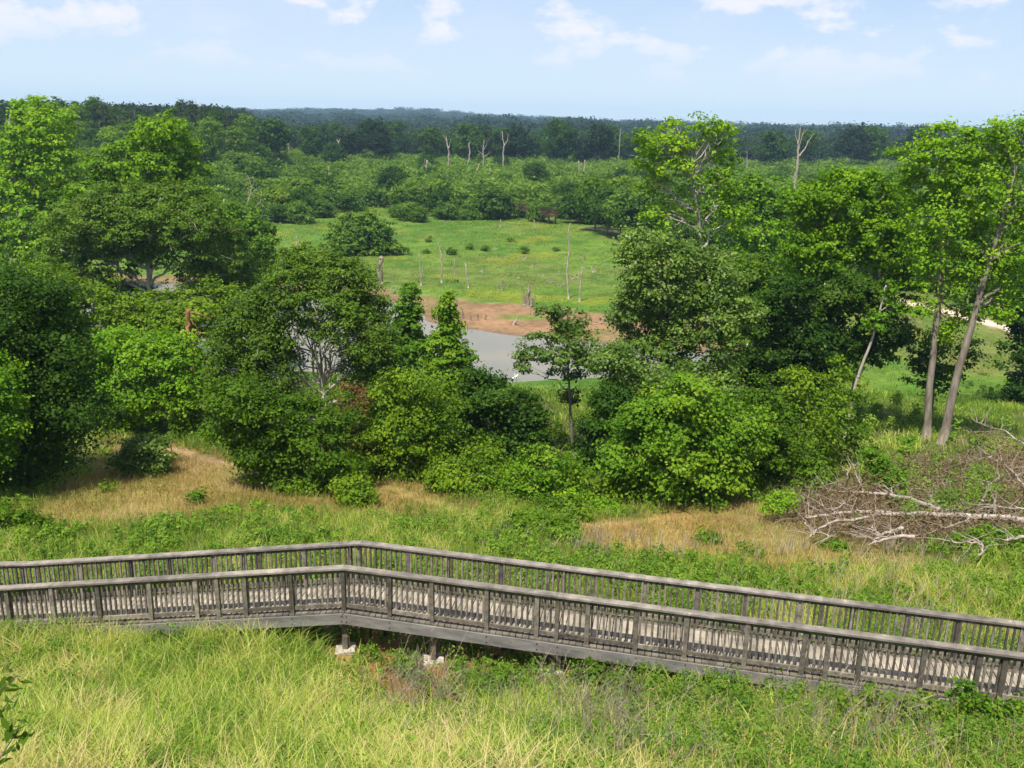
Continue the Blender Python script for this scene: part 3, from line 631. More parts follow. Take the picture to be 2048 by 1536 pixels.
tint = np.clip(.50 + (n1 - .5) * 1.0 + (tufts(x, y, 1.1, 29) - .5) * 1.7 + rng.normal(0, .23, len(P)) - .10 * rightmix[keep][k] + .12 * sstep(14, 9, y) - .10 * nearbw, 0, 1)
V, Q, T = blades(P, h, rng.uniform(.008, .019, len(P)), rng.uniform(.15, 1.1, len(P)), rng, tint)
tag(link('tall_grass', mesh_np('tall_grass', V, Q, [LM['grass']], tint=T)), 'tall pale green grass covering the slope in front of the boardwalk', 'grass', kind='stuff')
x, y = scatter(-16, 16, 8.8, 18.6, 26, rng); k = ~inpoly(x, y, FOOT) & clear_of_footings(x, y) & (rng.random(len(x)) < .2 + sstep(.42, .62, tufts(x, y, 1.2, 30))) & (np.max([sdist(x, y, q) for q in (BARE, BARE2, BARE3, BARE4)], axis=0) < 0); x, y = x[k], y[k]; P = on_ground(x, y); k = in_view(x, y, P[:, 2]); P = P[k]
P = np.repeat(P, 5, 0) + rng.normal(size=(len(P) * 5, 3)) * [.05, .05, 0]
V, Q, T = blades(P, rng.uniform(.22, .66, len(P)), rng.uniform(.014, .026, len(P)), rng.uniform(.2, 1.0, len(P)), rng, np.clip(rng.normal(.42, .2, len(P)), 0, 1))
tag(link('broad_grass', mesh_np('broad_grass', V, Q, [LM['grass']], tint=T)), 'clumps of tall broad bladed grass in the foreground', 'grass', kind='stuff')
x, y = scatter(-5, 9, 10, 18.8, 260, rng); bd = np.max([sdist(x, y, q) for q in (BARE, BARE2, BARE3, BARE4)], axis=0); k = rng.random(len(x)) < sstep(-.7, .2, bd) * .8; x, y = x[k], y[k]
V, Q, T = blades(on_ground(x, y) + [0, 0, .01], rng.uniform(.06, .22, len(x)), rng.uniform(.006, .012, len(x)), rng.uniform(.8, 2.4, len(x)), rng, np.clip(rng.normal(.55, .25, len(x)), 0, 1))
tag(link('dry_litter', mesh_np('dry_litter', V, Q, [LM['dry']], tint=T)), 'reddish brown dry grass litter on the bare patches below the boardwalk', 'dry grass', kind='stuff')
# seed stems and dry stalks in front of the rail
x, y = scatter(-12, 12, 9, 18.8, 9, rng); k = (rng.random(len(x)) < .3 + .7 * sstep(0, 6, x)) & ~inpoly(x, y, FOOT); x, y = x[k], y[k]; P = on_ground(x, y); k = in_view(x, y, P[:, 2]); P = P[k]
mb = MB(); VV = []; QQ = []; TT = []; n0 = 0
hh = rng.uniform(.6, 1.25, len(P)); V, Q, T = blades(P, hh, np.full(len(P), .008), rng.uniform(.1, .7, len(P)), rng, rng.uniform(.4, 1, len(P)))
tips = V.reshape(len(P), 8, 3)[:, 7]; k = rng.random(len(P)) < .8; tips = tips[k]
pp = (tips[:, None] + rng.normal(size=(len(tips), 9, 3)) * [.03, .03, .07] - [0, 0, .06]).reshape(-1, 3)
V2, Q2 = leaves(pp, unit(rng.normal(size=(len(pp), 3))), .035, rng, asp=.3)
tag(link('dry_grass_stems', mesh_np('dry_grass_stems', np.concatenate([V, V2]), np.concatenate([Q, Q2 + len(V)]), [LM['dry']], tint=np.concatenate([T, rng.uniform(.3, .9, len(Q2))]))),
    'straw coloured seeding grass stems standing above the slope grass', 'grass', kind='stuff')
# leafy weeds, merged where they cannot be counted
def herbs(x, y, h, nl, leaf, rng, stems=True, tint0=.5):
    P = on_ground(x, y); n = len(x); k = nl
    u = rng.random((n, k)) ** .6; a = rng.random((n, k)) * 6.283; r = h[:, None] * .42 * (1.1 - .6 * u) * rng.random((n, k)) ** .5
    p = P[:, None] + np.stack([np.cos(a) * r, np.sin(a) * r, u * h[:, None]], -1)
    nn = unit(np.stack([np.cos(a) * .5, np.sin(a) * .5, np.full((n, k), .8)], -1) + rng.normal(size=(n, k, 3)) * .45)
    V, Q = leaves(p.reshape(-1, 3), nn.reshape(-1, 3), leaf, rng, asp=.5)
    T = np.clip(tint0 + rng.normal(0, .17, (n, 1)) + rng.normal(0, .12, (n, k)) + 0 * u, 0, 1).ravel()
    return V, Q, T
x, y = scatter(-17, 17, 9, 19.4, 38, rng); nn_ = tufts(x, y, 1.1, 41)
wt = np.clip(.14 + 1.1 * sstep(-2.5, 4, x) * sstep(.34, .55, nn_) + .7 * sstep(.58, .68, nn_) + .6 * sstep(-1.3, -.2, -pdist(x, y, [tuple(q[:2]) for q in NEAR], False)) * sstep(-5, 0, x), 0, 1)
und = inpoly(x, y, FOOT); k = (rng.random(len(x)) < np.where(und, .5, wt)) & clear_of_footings(x, y); x, y = x[k], y[k]; k = in_view(x, y, zg(x, y)); x, y = x[k], y[k]
und = inpoly(x, y, FOOT); V, Q, T = herbs(x, y, np.where(und, rng.uniform(.15, .3, len(x)), rng.uniform(.2, .66, len(x))), 46, .064, rng)
tag(link('leafy_weeds', mesh_np('leafy_weeds', V, Q, [LM['weed']], tint=T)), 'low leafy green weeds tangled through the slope grass', 'weeds', kind='stuff')
# grey dead stalks at the right of the slope
x, y = scatter(-3, 11, 10, 17.2, 14, rng); k = (rng.random(len(x)) < sstep(.46, .6, tufts(x, y, 1.6, 45))) & ~inpoly(x, y, FOOT) & clear_of_footings(x, y); x, y = x[k], y[k]; P = on_ground(x, y)
mb = MB()
for p in P[:420]:
    h = rng.uniform(.5, 1.2); tp = p + [rng.normal(0, .25) * h, rng.normal(0, .25) * h, h]; mb.tube([p, (p + tp) / 2 + rng.normal(0, .03, 3), tp], [.006, .004, .002], 3, t=rng.random())
    for _ in range(7):
        u = rng.uniform(.3, .95); a = p + (tp - p) * u; mb.tube([a, a + [rng.normal(0, .14), rng.normal(0, .14), rng.uniform(.05, .3)]], [.0035, .0015], 3, t=rng.random())
tag(link('dead_weed_stalks', mb.mesh('dead_weed_stalks', [LM['twig']])), 'thin grey dead weed stalks standing in the grass before the right half of the boardwalk', 'weeds', kind='stuff')
# beyond the boardwalk
x, y = scatter(-28, 30, 14.0, 34, 300, rng); d1 = np.maximum(sdist(x, y, DRYL), sdist(x, y, DRYR)); n1 = tufts(x, y, .7, 23); n2 = tufts(x, y, 3.2, 24)
fl = np.interp(x, NEAR[:, 0], NEAR[:, 1]) + Wk + .1
k = (y > fl) & (rng.random(len(x)) < (.25 + .9 * n1) * (1 - sstep(-.6, .6, d1) * .9) * sstep(34, 29, y) * (1 - sstep(-.6, .2, sdist(x, y, PILE)))); x, y, n1, n2 = x[k], y[k], n1[k], n2[k]; P = on_ground(x, y); k = in_view(x, y, P[:, 2]); P, n1, n2, x = P[k], n1[k], n2[k], x[k]
dm = sstep(.5, .64, n2)
V, Q, T = blades(P, (.16 + .4 * rng.random(len(P))) * (.7 + .6 * n2), rng.uniform(.009, .017, len(P)), rng.uniform(.1, .9, len(P)), rng, np.clip(.42 + (n1 - .5) * .8 + dm * .30 + rng.normal(0, .15, len(P)), 0, 1))
tag(link('slope_grass', mesh_np('slope_grass', V, Q, [LM['grass']], tint=T)), 'rough mixed grass on the slope just beyond the boardwalk', 'grass', kind='stuff')
x, y = scatter(-28, 30, 14.2, 33, 20, rng); d1 = np.maximum(sdist(x, y, DRYL), sdist(x, y, DRYR)); nn_ = tufts(x, y, 1.5, 43)
fl = np.interp(x, NEAR[:, 0], NEAR[:, 1]) + Wk + .45
k = (y > fl) & (rng.random(len(x)) < (1 - sstep(-.5, .5, d1)) * (.12 + .95 * sstep(.4, .55, nn_)) * (.35 + .65 * sstep(20, 22.5, y)) * (1 - sstep(-.6, .2, sdist(x, y, PILE)))); x, y = x[k], y[k]; k = in_view(x, y, zg(x, y)); x, y = x[k], y[k]
V, Q, T = herbs(x, y, rng.uniform(.18, .55, len(x)), 44, .085, rng)
tag(link('undergrowth', mesh_np('undergrowth', V, Q, [LM['weed']], tint=T)), 'dense low green undergrowth between the boardwalk and the dry clearing', 'undergrowth', kind='stuff')
# pale dead stems beyond the walk
x, y = scatter(-1, 14, 17, 27, 9, rng); fl = np.interp(x, NEAR[:, 0], NEAR[:, 1]) + Wk + .3; k = (y > fl) & (rng.random(len(x)) < sstep(.45, .6, tufts(x, y, 2., 46))); P = on_ground(x[k], y[k]); mb = MB()
for p in P[:330]:
    h = rng.uniform(.3, .8)
    for _ in range(5):
        tp = p + [rng.normal(0, .2) * h, rng.normal(0, .2) * h, h * rng.uniform(.6, 1)]; mb.tube([p, (p + tp) / 2 + rng.normal(0, .02, 3), tp], [.008, .006, .003], 3, t=rng.random())
tag(link('dead_stems', mb.mesh('dead_stems', [LM['twig']])), 'pale dead stems standing in the undergrowth beyond the boardwalk', 'weeds', kind='stuff')
# dry grass in the clearings
x, y = scatter(-26, 20, 20, 46, 210, rng); d1 = np.maximum(sdist(x, y, DRYL), sdist(x, y, DRYR)); n1 = tufts(x, y, .9, 25); n2 = tufts(x, y, 3, 26)
pd = pdist(x, y, PATHL, False)
k = (rng.random(len(x)) < sstep(-1.6, 1.0, d1 + (n1 - .5) * 4) * (.4 + .8 * n1) * sstep(.1, .5, pd)); x, y, n1, n2 = x[k], y[k], n1[k], n2[k]; P = on_ground(x, y); k = in_view(x, y, P[:, 2]); P, n1, n2 = P[k], n1[k], n2[k]
V, Q, T = blades(P, .10 + .24 * rng.random(len(P)), rng.uniform(.010, .02, len(P)), rng.uniform(.1, .9, len(P)), rng, np.clip(.40 + (n2 - .5) * 2.0 + rng.normal(0, .17, len(P)), 0, 1))
tag(link('dry_clearing_grass', mesh_np('dry_clearing_grass', V, Q, [LM['dry']], tint=T)), 'short tan and orange dry grass filling the clearing', 'grass', kind='stuff')
# wet meadow tufts
x, y = scatter(-95, 115, 58, 235, 8.5, rng); n1 = tufts(x, y, 4, 27); n2 = tufts(x, y, 1.3, 28)
rd = sdist(x, y, MUD); rr_ = sdist(x, y, RIVER); rp = pdist(x, y, ROADP, False)
k = (rng.random(len(x)) < (.15 + 1.2 * sstep(.42, .62, n1)) * .8) & (rd < -.6) & (rr_ < -1.0) & (rp > 2.6) & (y > 58 + 12 * sstep(20, -5, x) * 0); x, y, n1, n2 = x[k], y[k], n1[k], n2[k]; P = on_ground(x, y); k = in_view(x, y, P[:, 2]); P, n1, n2 = P[k], n1[k], n2[k]
sc_ = np.interp(P[:, 1], [58, 120, 235], [.6, 1, 1.5])
V, Q, T = blades(P, (.08 + .17 * rng.random(len(P))) * (.6 + .8 * n1) * np.interp(P[:, 1], [58, 80, 110], [1.8, 1.3, 1.]), rng.uniform(.03, .07, len(P)) * sc_, rng.uniform(.3, 1.3, len(P)), rng, np.clip(.20 + (n2 - .5) * .8 + rng.normal(0, .12, len(P)) + .12, 0, .8))
tag(link('meadow_grass', mesh_np('meadow_grass', V, Q, [LM['marsh']], tint=T)), 'low bright green marsh grass covering the flat meadow beyond the river', 'grass', kind='stuff')
# ------------------------------------------------------------------ river bank trees and the trees of the slope (photo points, each tree at its own distance)
def T(name, label, D, trunk, blobs, **k):
    if D is None: D = float(hit(*trunk[0])[1])
    return big_tree(name, label, D, trunk, blobs, **k)
T('cottonwood_tree', 'tall bright green tree with a crooked pale trunk, at the far left', 100, [(58, 560), (40, 500), (36, 400), (24, 320), (18, 240)],
  [(62, 222, 34, 26), (100, 262, 38, 36), (40, 300, 34, 40), (120, 240, 22, 20), (112, 330, 42, 36), (50, 380, 44, 40), (120, 410, 38, 40), (70, 450, 50, 40), (30, 500, 40, 40), (105, 510, 44, 40), (-30, 420, 40, 60)], mat='bright', bark=PALEBARK, tw=13, fork=.35, cover=.85)
T('sweetgum_tree', 'broad bright lime crowned tree rising behind the rounded olive tree on the left', 84, [(300, 600), (300, 500), (310, 400), (325, 300)],
  [(332, 262, 38, 22), (300, 290, 34, 26), (362, 300, 30, 26), (330, 330, 44, 30), (386, 350, 32, 24), (290, 350, 40, 28), (240, 300, 26, 16), (205, 335, 32, 18), (236, 360, 40, 24), (180, 395, 42, 24), (150, 430, 36, 30), (380, 400, 36, 30), (300, 400, 60, 30), (250, 420, 50, 30)], mat='lime', tw=12, fork=.4, cover=.9)
T('sweetgum_tree', 'bright green tree between the leaning dead tree and the round olive tree', 92, [(455, 590), (460, 480), (465, 440)],
  [(455, 430, 22, 20), (480, 455, 32, 28), (515, 480, 30, 34), (440, 470, 34, 30), (525, 530, 28, 34), (480, 520, 44, 44), (430, 540, 36, 40), (500, 580, 34, 26)], mat='vivid', tw=9)
T('willow_oak_tree', 'large rounded olive green tree with a fan of pale limbs, left of the river', 70, [(318, 668), (312, 630), (300, 580), (296, 540)],
  [(250, 410, 80, 34), (340, 405, 70, 32), (180, 450, 70, 40), (400, 450, 66, 40), (290, 450, 80, 40), (140, 510, 50, 36), (220, 520, 70, 36), (440, 500, 54, 40), (350, 510, 70, 36), (470, 550, 46, 30), (180, 570, 50, 26), (430, 590, 60, 26), (260, 590, 50, 24), (360, 610, 50, 20), (130, 590, 40, 24), (330, 470, 60, 40), (220, 470, 60, 40), (410, 590, 50, 30), (290, 640, 60, 24), (370, 640, 44, 22)], mat='olive', bark=WHITEBARK, tw=17, fork=.12, leafpx=2.3, cover=.85, hole=.5, show=.75, win=((310, 590, 55, 50, .9), (250, 520, 40, 30, .6), (360, 520, 40, 34, .6)), limbs=9, limbw=.6)
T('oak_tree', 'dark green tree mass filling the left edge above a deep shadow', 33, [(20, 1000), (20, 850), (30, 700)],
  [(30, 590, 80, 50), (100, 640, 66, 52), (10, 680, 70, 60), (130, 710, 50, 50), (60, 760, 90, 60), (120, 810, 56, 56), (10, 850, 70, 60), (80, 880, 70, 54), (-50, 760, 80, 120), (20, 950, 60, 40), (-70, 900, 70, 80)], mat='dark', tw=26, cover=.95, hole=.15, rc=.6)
T('sweetgum_tree', 'yellow green leafy tree standing at the left edge in front of the dark mass', 30.5, [(-40, 985), (-35, 860), (-30, 760)],
  [(-5, 720, 36, 30), (10, 790, 30, 36), (-10, 850, 44, 36), (-40, 780, 60, 60), (5, 895, 22, 20), (-60, 900, 50, 50)], mat='bright', tw=10)
T('oak_tree', 'dark spreading tree behind the yellow green thicket at the left, below the olive tree', 58, [(150, 800), (150, 720), (160, 660)],
  [(80, 570, 70, 34), (170, 610, 60, 40), (250, 630, 50, 34), (100, 650, 60, 40), (200, 670, 60, 40), (330, 650, 44, 26), (400, 640, 36, 30)], mat='green', tw=16, cover=.85)
T('hackberry_tree', 'rounded yellow green tree with low forked trunks beside the dirt path on the left', None, [(283, 868), (275, 840), (290, 760)],
  [(225, 690, 50, 28), (330, 695, 56, 30), (275, 720, 60, 34), (200, 740, 48, 44), (350, 745, 56, 40), (270, 780, 60, 40), (400, 790, 44, 44), (205, 800, 40, 34), (340, 820, 58, 36), (260, 830, 40, 22), (395, 850, 36, 32), (170, 770, 24, 40)], mat='bright', tw=11, cover=.95, hole=.2)
T('small_tree', 'low bushy green tree on the dry grass right of the left path', None, [(282, 950), (282, 920)],
  [(282, 890, 34, 18), (262, 912, 32, 22), (305, 912, 30, 22), (285, 928, 44, 20)], mat='grey', tw=5, rc=.32)
T('willow_tree', 'big feathery tree with many thin upright grey limbs in the middle of the near bank', 43, [(648, 940), (646, 830), (645, 770)],
  [(628, 530, 54, 32), (590, 570, 56, 34), (690, 560, 54, 34), (550, 620, 60, 40), (640, 620, 70, 40), (725, 628, 52, 36), (500, 680, 56, 36), (590, 680, 70, 40), (690, 680, 66, 40), (745, 695, 34, 32), (735, 660, 26, 24), (480, 740, 60, 36), (560, 750, 56, 34), (730, 750, 60, 36), (770, 760, 34, 34), (460, 800, 50, 34)], mat='olive', bark=WHITEBARK, tw=15, fork=.1, leafpx=2.4, cover=.95, hole=.4, grow=1.06, show=.8, win=((650, 740, 60, 80, .93), (640, 660, 50, 40, .7)), limbs=10, limbw=.8)
T('elm_tree', 'spreading mid green tree hanging over its dark shadow on the dry clearing, centre left', 33.0, [(668, 975), (655, 900), (640, 860)],
  [(480, 800, 56, 30), (540, 830, 60, 34), (610, 840, 60, 36), (480, 860, 50, 30), (560, 890, 66, 38), (650, 880, 56, 44), (540, 935, 56, 26), (620, 945, 66, 34), (690, 940, 34, 36), (600, 985, 50, 18), (515, 905, 46, 24)], mat='green', tw=12, cover=.95)
T('elm_tree', 'leafy mid green tree with dead brown sprays on its left side', 35.8, [(812, 960), (800, 900), (800, 850)],
  [(820, 770, 46, 26), (780, 810, 50, 34), (850, 810, 50, 40), (810, 860, 60, 40), (770, 890, 48, 40), (860, 880, 44, 44), (730, 900, 34, 30), (800, 930, 60, 28)], mat='green', tw=10)
T('dead_spray_tree', 'small tree of rusty brown dead leaves between the feathery tree and the leafy one', 35.4, [(712, 960), (706, 880), (702, 820)],
  [(700, 790, 24, 20), (722, 812, 18, 22), (708, 850, 20, 26), (716, 895, 22, 26), (690, 830, 16, 20)], mat='rust', bark=PALEBARK, tw=7, cover=.38, rc=.3, limbs=9)
T('small_tree', 'round bushy sapling on the edge of the clearing below the brown dead sprays', None, [(712, 1012), (712, 990)], [(712, 975, 26, 22), (700, 992, 24, 16), (726, 990, 20, 18)], mat='green', tw=4, rc=.3)
T('sweetgum_tree', 'bright narrow tree top standing out against the river, left of the pointed one', 56, [(815, 800), (818, 700), (820, 600)],
  [(820, 588, 14, 16), (818, 620, 22, 20), (828, 650, 20, 20), (808, 665, 24, 24), (832, 695, 24, 26), (800, 710, 30, 28), (845, 740, 24, 28), (812, 760, 44, 36)], mat='vivid', tw=7, spread=.15, rc=.28, grow=1.1, shell=.2, cover=1.3)
T('sweetgum_tree', 'pointed bright green conical tree standing against the grey water', 43, [(893, 920), (895, 800), (896, 620)],
  [(896, 604, 9, 14), (894, 628, 17, 17), (898, 655, 22, 17), (893, 682, 28, 20), (905, 712, 34, 20), (885, 735, 34, 20), (912, 745, 28, 20), (890, 775, 40, 26), (885, 820, 44, 34), (900, 870, 40, 36)], mat='vivid', tw=6, spread=.12, rc=.28, grow=1.12, shell=.2, cover=1.3)
T('dogwood_tree', 'dense dark green leafy tree right of the pointed tree, below the river', 39, [(1012, 935), (1005, 880), (1000, 820)],
  [(965, 765, 40, 22), (1000, 800, 40, 26), (945, 800, 36, 30), (1040, 820, 36, 28), (980, 845, 50, 34), (1055, 860, 40, 34), (930, 850, 34, 36), (1010, 890, 60, 34), (950, 905, 50, 30), (1075, 900, 24, 26)], mat='dark', tw=9, cover=.95)
T('dogwood_tree', 'low green bush tree with drooping pale edged leaves under the dark leafy tree', 33.2, [(960, 985), (958, 950)],
  [(950, 925, 40, 26), (990, 945, 44, 26), (925, 955, 36, 26), (970, 970, 60, 22)], mat='green', tw=6)
T('small_tree', 'slender open tree with a dark trunk and flat spreading top against the river', 41, [(1146, 905), (1141, 830), (1137, 740), (1133, 660)],
  [(1105, 622, 36, 14), (1140, 640, 36, 18), (1100, 668, 42, 18), (1165, 680, 34, 22), (1060, 708, 34, 14), (1120, 712, 46, 18), (1040, 738, 16, 8), (1175, 720, 28, 22), (1135, 745, 30, 12), (1145, 790, 18, 16)], mat='grey', tw=7, cover=.75, rc=.3, grow=.88, limbs=6, hole=.3)
T('willow_oak_tree', 'large dull green tree with grey edged leaves, right of the river gap', 43.5, [(1325, 985), (1330, 850), (1335, 700), (1340, 600)],
  [(1285, 482, 40, 24), (1330, 515, 44, 28), (1270, 530, 40, 30), (1395, 520, 44, 36), (1300, 575, 56, 36), (1370, 580, 60, 40), (1440, 560, 44, 40), (1265, 610, 30, 28), (1290, 640, 60, 40), (1400, 650, 70, 44), (1460, 630, 44, 44), (1268, 695, 32, 32), (1310, 715, 60, 44), (1400, 720, 60, 40), (1255, 770, 34, 36), (1300, 790, 44, 36)], mat='grey', tw=16, cover=.85, hole=.35)
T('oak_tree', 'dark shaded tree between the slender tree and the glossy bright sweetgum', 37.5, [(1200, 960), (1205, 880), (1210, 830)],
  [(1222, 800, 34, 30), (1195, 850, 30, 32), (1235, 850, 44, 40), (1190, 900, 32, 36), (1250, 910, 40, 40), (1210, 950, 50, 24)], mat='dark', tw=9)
T('sweetgum_tree', 'dense glossy vivid green tree standing at the front edge of the wood, right of centre', 32.6, [(1372, 1025), (1372, 950), (1375, 850)],
  [(1370, 765, 26, 22), (1340, 800, 40, 30), (1400, 800, 40, 32), (1300, 840, 46, 36), (1375, 850, 56, 40), (1440, 850, 44, 40), (1265, 890, 44, 36), (1330, 900, 56, 44), (1410, 910, 60, 46), (1480, 880, 36, 36), (1240, 920, 34, 28), (1290, 945, 50, 36), (1370, 965, 56, 40), (1440, 960, 44, 36), (1385, 1000, 40, 18), (1500, 850, 20, 26)], mat='vivid', tw=14, rc=.45, cover=1.05, hole=.15, leafpx=3.4)
T('sweetgum_tree', 'tall lime green tree with bare white limbs rising above the wood', 64, [(1420, 760), (1415, 600), (1404, 500), (1396, 430), (1385, 360)],
  [(1350, 262, 22, 18), (1300, 288, 30, 18), (1418, 252, 22, 16), (1440, 268, 24, 18), (1330, 300, 40, 22), (1400, 300, 38, 20), (1290, 325, 26, 16), (1350, 340, 40, 20), (1430, 325, 36, 22), (1310, 375, 24, 20), (1400, 375, 36, 22), (1455, 365, 26, 22), (1350, 410, 34, 24), (1430, 420, 40, 28), (1470, 430, 26, 30), (1320, 440, 28, 22)], mat='lime', bark=WHITEBARK, tw=13, fork=.4, cover=.55, hole=.5, show=.7, win=((1385, 420, 50, 60, .93), (1330, 380, 30, 40, .8), (1400, 330, 24, 34, .6)), limbs=6, limbw=.6)
T('sweetgum_tree', 'bright green tree between the white limbed tree and the yellow crowned maple', 88, [(1530, 600), (1530, 500)],
  [(1500, 380, 34, 26), (1540, 410, 40, 28), (1480, 430, 40, 30), (1520, 460, 46, 34), (1570, 470, 30, 30), (1500, 510, 50, 34), (1550, 540, 40, 30)], mat='bright', tw=10)
T('maple_tree', 'broad yellow green crown glowing in the sun above the dark undergrowth, right', 52, [(1655, 900), (1660, 760), (1660, 640), (1668, 560)],
  [(1695, 362, 44, 22), (1660, 395, 46, 24), (1740, 380, 48, 26), (1620, 400, 36, 20), (1590, 415, 26, 14), (1790, 420, 34, 26), (1700, 430, 56, 28), (1650, 460, 56, 28), (1760, 460, 46, 30), (1610, 490, 40, 26), (1810, 480, 30, 22), (1690, 500, 50, 26), (1640, 530, 50, 24), (1600, 530, 26, 18), (1780, 510, 50, 26)], mat='lime', tw=14, fork=.5, cover=.9, hole=.3)
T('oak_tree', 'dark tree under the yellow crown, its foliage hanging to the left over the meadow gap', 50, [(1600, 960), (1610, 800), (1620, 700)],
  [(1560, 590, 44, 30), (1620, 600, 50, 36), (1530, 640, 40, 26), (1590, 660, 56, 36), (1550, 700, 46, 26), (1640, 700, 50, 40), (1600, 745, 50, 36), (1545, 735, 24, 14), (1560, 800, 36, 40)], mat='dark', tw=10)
T('oak_tree', 'dark leafy tree with thin dark trunks right of the yellow crowned maple', 50.5, [(1695, 930), (1705, 800), (1712, 700)],
  [(1700, 590, 50, 36), (1760, 600, 44, 36), (1720, 650, 56, 36), (1790, 660, 34, 26), (1690, 710, 44, 34), (1750, 700, 34, 26), (1800, 560, 30, 24)], mat='dark', tw=9)
T('elm_tree', 'mid green tree in front of the dark hanging foliage', 37.2, [(1600, 965), (1602, 880), (1600, 820)],
  [(1600, 770, 36, 30), (1640, 810, 36, 34), (1580, 830, 40, 36), (1630, 865, 44, 34), (1570, 900, 40, 36), (1620, 920, 44, 28), (1545, 940, 24, 22)], mat='green', tw=9, cover=.6, win=((1625, 850, 60, 80, .6),))
T('elm_tree', 'thin trunked green tree beside the brush pile, left of the tall trunks', 39.5, [(1668, 935), (1680, 860), (1690, 780)],
  [(1690, 800, 26, 30), (1660, 850, 24, 28), (1700, 860, 24, 30), (1655, 895, 20, 20), (1680, 745, 22, 20)], mat='green', bark=PALEBARK, tw=8, cover=.6)
T('sycamore_tree', 'leaning thin white barked tree with bare limbs, left of the tall trunks', 46, [(1680, 930), (1692, 860), (1712, 760), (1745, 680), (1765, 600), (1772, 570)],
  [(1780, 575, 16, 12), (1750, 640, 18, 14), (1790, 615, 14, 10)], mat='bright', bark=WHITEBARK, tw=8, fork=.6, cover=.5, rc=.3, limbs=6)
T('poplar_tree', 'tall tree with a straight bare trunk, left of the leaning thick trunk', 46.5, [(1848, 905), (1858, 800), (1867, 700), (1878, 600), (1880, 540), (1872, 440), (1880, 340)],
  [(1882, 268, 28, 18), (1930, 280, 24, 18), (1860, 300, 32, 22), (1900, 310, 40, 24), (1820, 325, 26, 16), (1790, 310, 18, 14), (1950, 330, 26, 24), (1880, 360, 50, 28), (1830, 370, 30, 24), (1930, 390, 36, 28), (1870, 420, 50, 30), (1900, 470, 46, 34), (1850, 490, 34, 30), (1930, 530, 32, 34), (1860, 560, 26, 26), (1900, 590, 26, 24), (1930, 640, 22, 22), (1850, 620, 20, 22), (1885, 660, 18, 20), (1860, 530, 30, 30), (1890, 430, 40, 40)], mat='bright', bark=PALEBARK, tw=16, fork=.55, cover=.6, hole=.5, win=((1868, 600, 18, 130, .8), (1876, 440, 12, 60, .5)), limbs=6)
T('poplar_tree', 'tall leaning tree with a thick pale trunk, right one of the two tall trunks', 45.5, [(1880, 915), (1898, 820), (1922, 720), (1945, 640), (1968, 560), (1990, 480), (2015, 400), (2030, 340)],
  [(1985, 262, 24, 18), (2030, 270, 30, 26), (1990, 300, 30, 22), (2050, 320, 34, 36), (1995, 345, 30, 20), (2040, 400, 40, 34), (1975, 410, 34, 30), (2010, 450, 40, 30), (1960, 480, 36, 30), (2060, 500, 40, 40), (1990, 530, 30, 26), (2030, 580, 40, 30), (2080, 420, 40, 60), (1960, 560, 28, 26), (2000, 620, 26, 24), (1965, 380, 30, 34), (2015, 500, 30, 30)], mat='bright', bark=PALEBARK, tw=18, fork=.5, cover=.55, hole=.5, win=((1962, 570, 22, 110, .85), (2000, 450, 18, 70, .75), (2025, 350, 14, 40, .5)), limbs=6, limbw=.6)
T('elm_tree', 'mid distance green tree at the right edge beside the pale road', 62, [(2050, 800), (2050, 660)],
  [(2050, 560, 40, 36), (2035, 620, 34, 34), (2070, 680, 44, 44), (2050, 790, 26, 50), (2065, 840, 34, 30)], mat='dark', tw=9)
T('small_tree', 'small dark leafed tree between the two tall trunks and the sunny meadow', 52, [(1868, 790), (1868, 740)],
  [(1868, 690, 24, 26), (1850, 725, 26, 22), (1890, 735, 28, 22), (1930, 710, 20, 26), (1865, 765, 30, 16)], mat='dark', tw=5, cover=.7)
T('elm_tree', 'dull green tree mass standing behind the tall trunks on the right, above the road', 120, [(1760, 560), (1760, 500)],
  [(1800, 520, 40, 24), (1850, 540, 34, 24), (1740, 500, 40, 30), (1900, 545, 40, 20), (1960, 560, 40, 24), (2010, 590, 34, 26)], mat='thicket', tw=7)
T('elm_tree', 'rounded green tree hiding the bend of the pale road, behind the yellow crowned maple', 105, [(1620, 620), (1620, 560)],
  [(1600, 560, 34, 22), (1650, 570, 36, 24), (1700, 575, 34, 24), (1745, 590, 26, 20), (1630, 600, 40, 18), (1700, 610, 34, 16)], mat='green', tw=7)
T('elm_tree', 'dark rounded tree beside the pale road where it leaves the thicket', 150, [(1440, 525), (1440, 500)],
  [(1400, 470, 30, 22), (1440, 485, 34, 26), (1360, 470, 34, 24), (1460, 510, 24, 16), (1330, 478, 26, 16), (1420, 510, 26, 14)], mat='dark', tw=5)
T('elm_tree', 'shaded green tree hanging over the river below the olive tree', 60, [(430, 760), (428, 700)],
  [(330, 610, 50, 26), (440, 600, 40, 24), (350, 660, 40, 24), (250, 690, 50, 26), (450, 650, 30, 30), (470, 700, 40, 34), (440, 745, 44, 30), (390, 730, 26, 22), (510, 640, 34, 24), (520, 690, 34, 30)], mat='green', tw=8)
T('elm_tree', 'green tree filling the bank between the big feathery tree and the pointed one', 52, [(780, 880), (780, 800)],
  [(760, 700, 34, 28), (770, 760, 44, 34), (840, 800, 44, 26), (800, 820, 50, 34), (720, 800, 40, 36)], mat='dark', tw=8)
T('oak_tree', 'shaded tree between the large dull green tree and the yellow crowned maple', 55, [(1500, 930), (1505, 800), (1505, 700)],
  [(1500, 540, 40, 30), (1540, 590, 40, 30), (1490, 610, 36, 34), (1530, 660, 44, 30), (1490, 690, 36, 34), (1530, 740, 34, 30), (1480, 760, 34, 40), (1520, 820, 30, 34)], mat='green', tw=10)
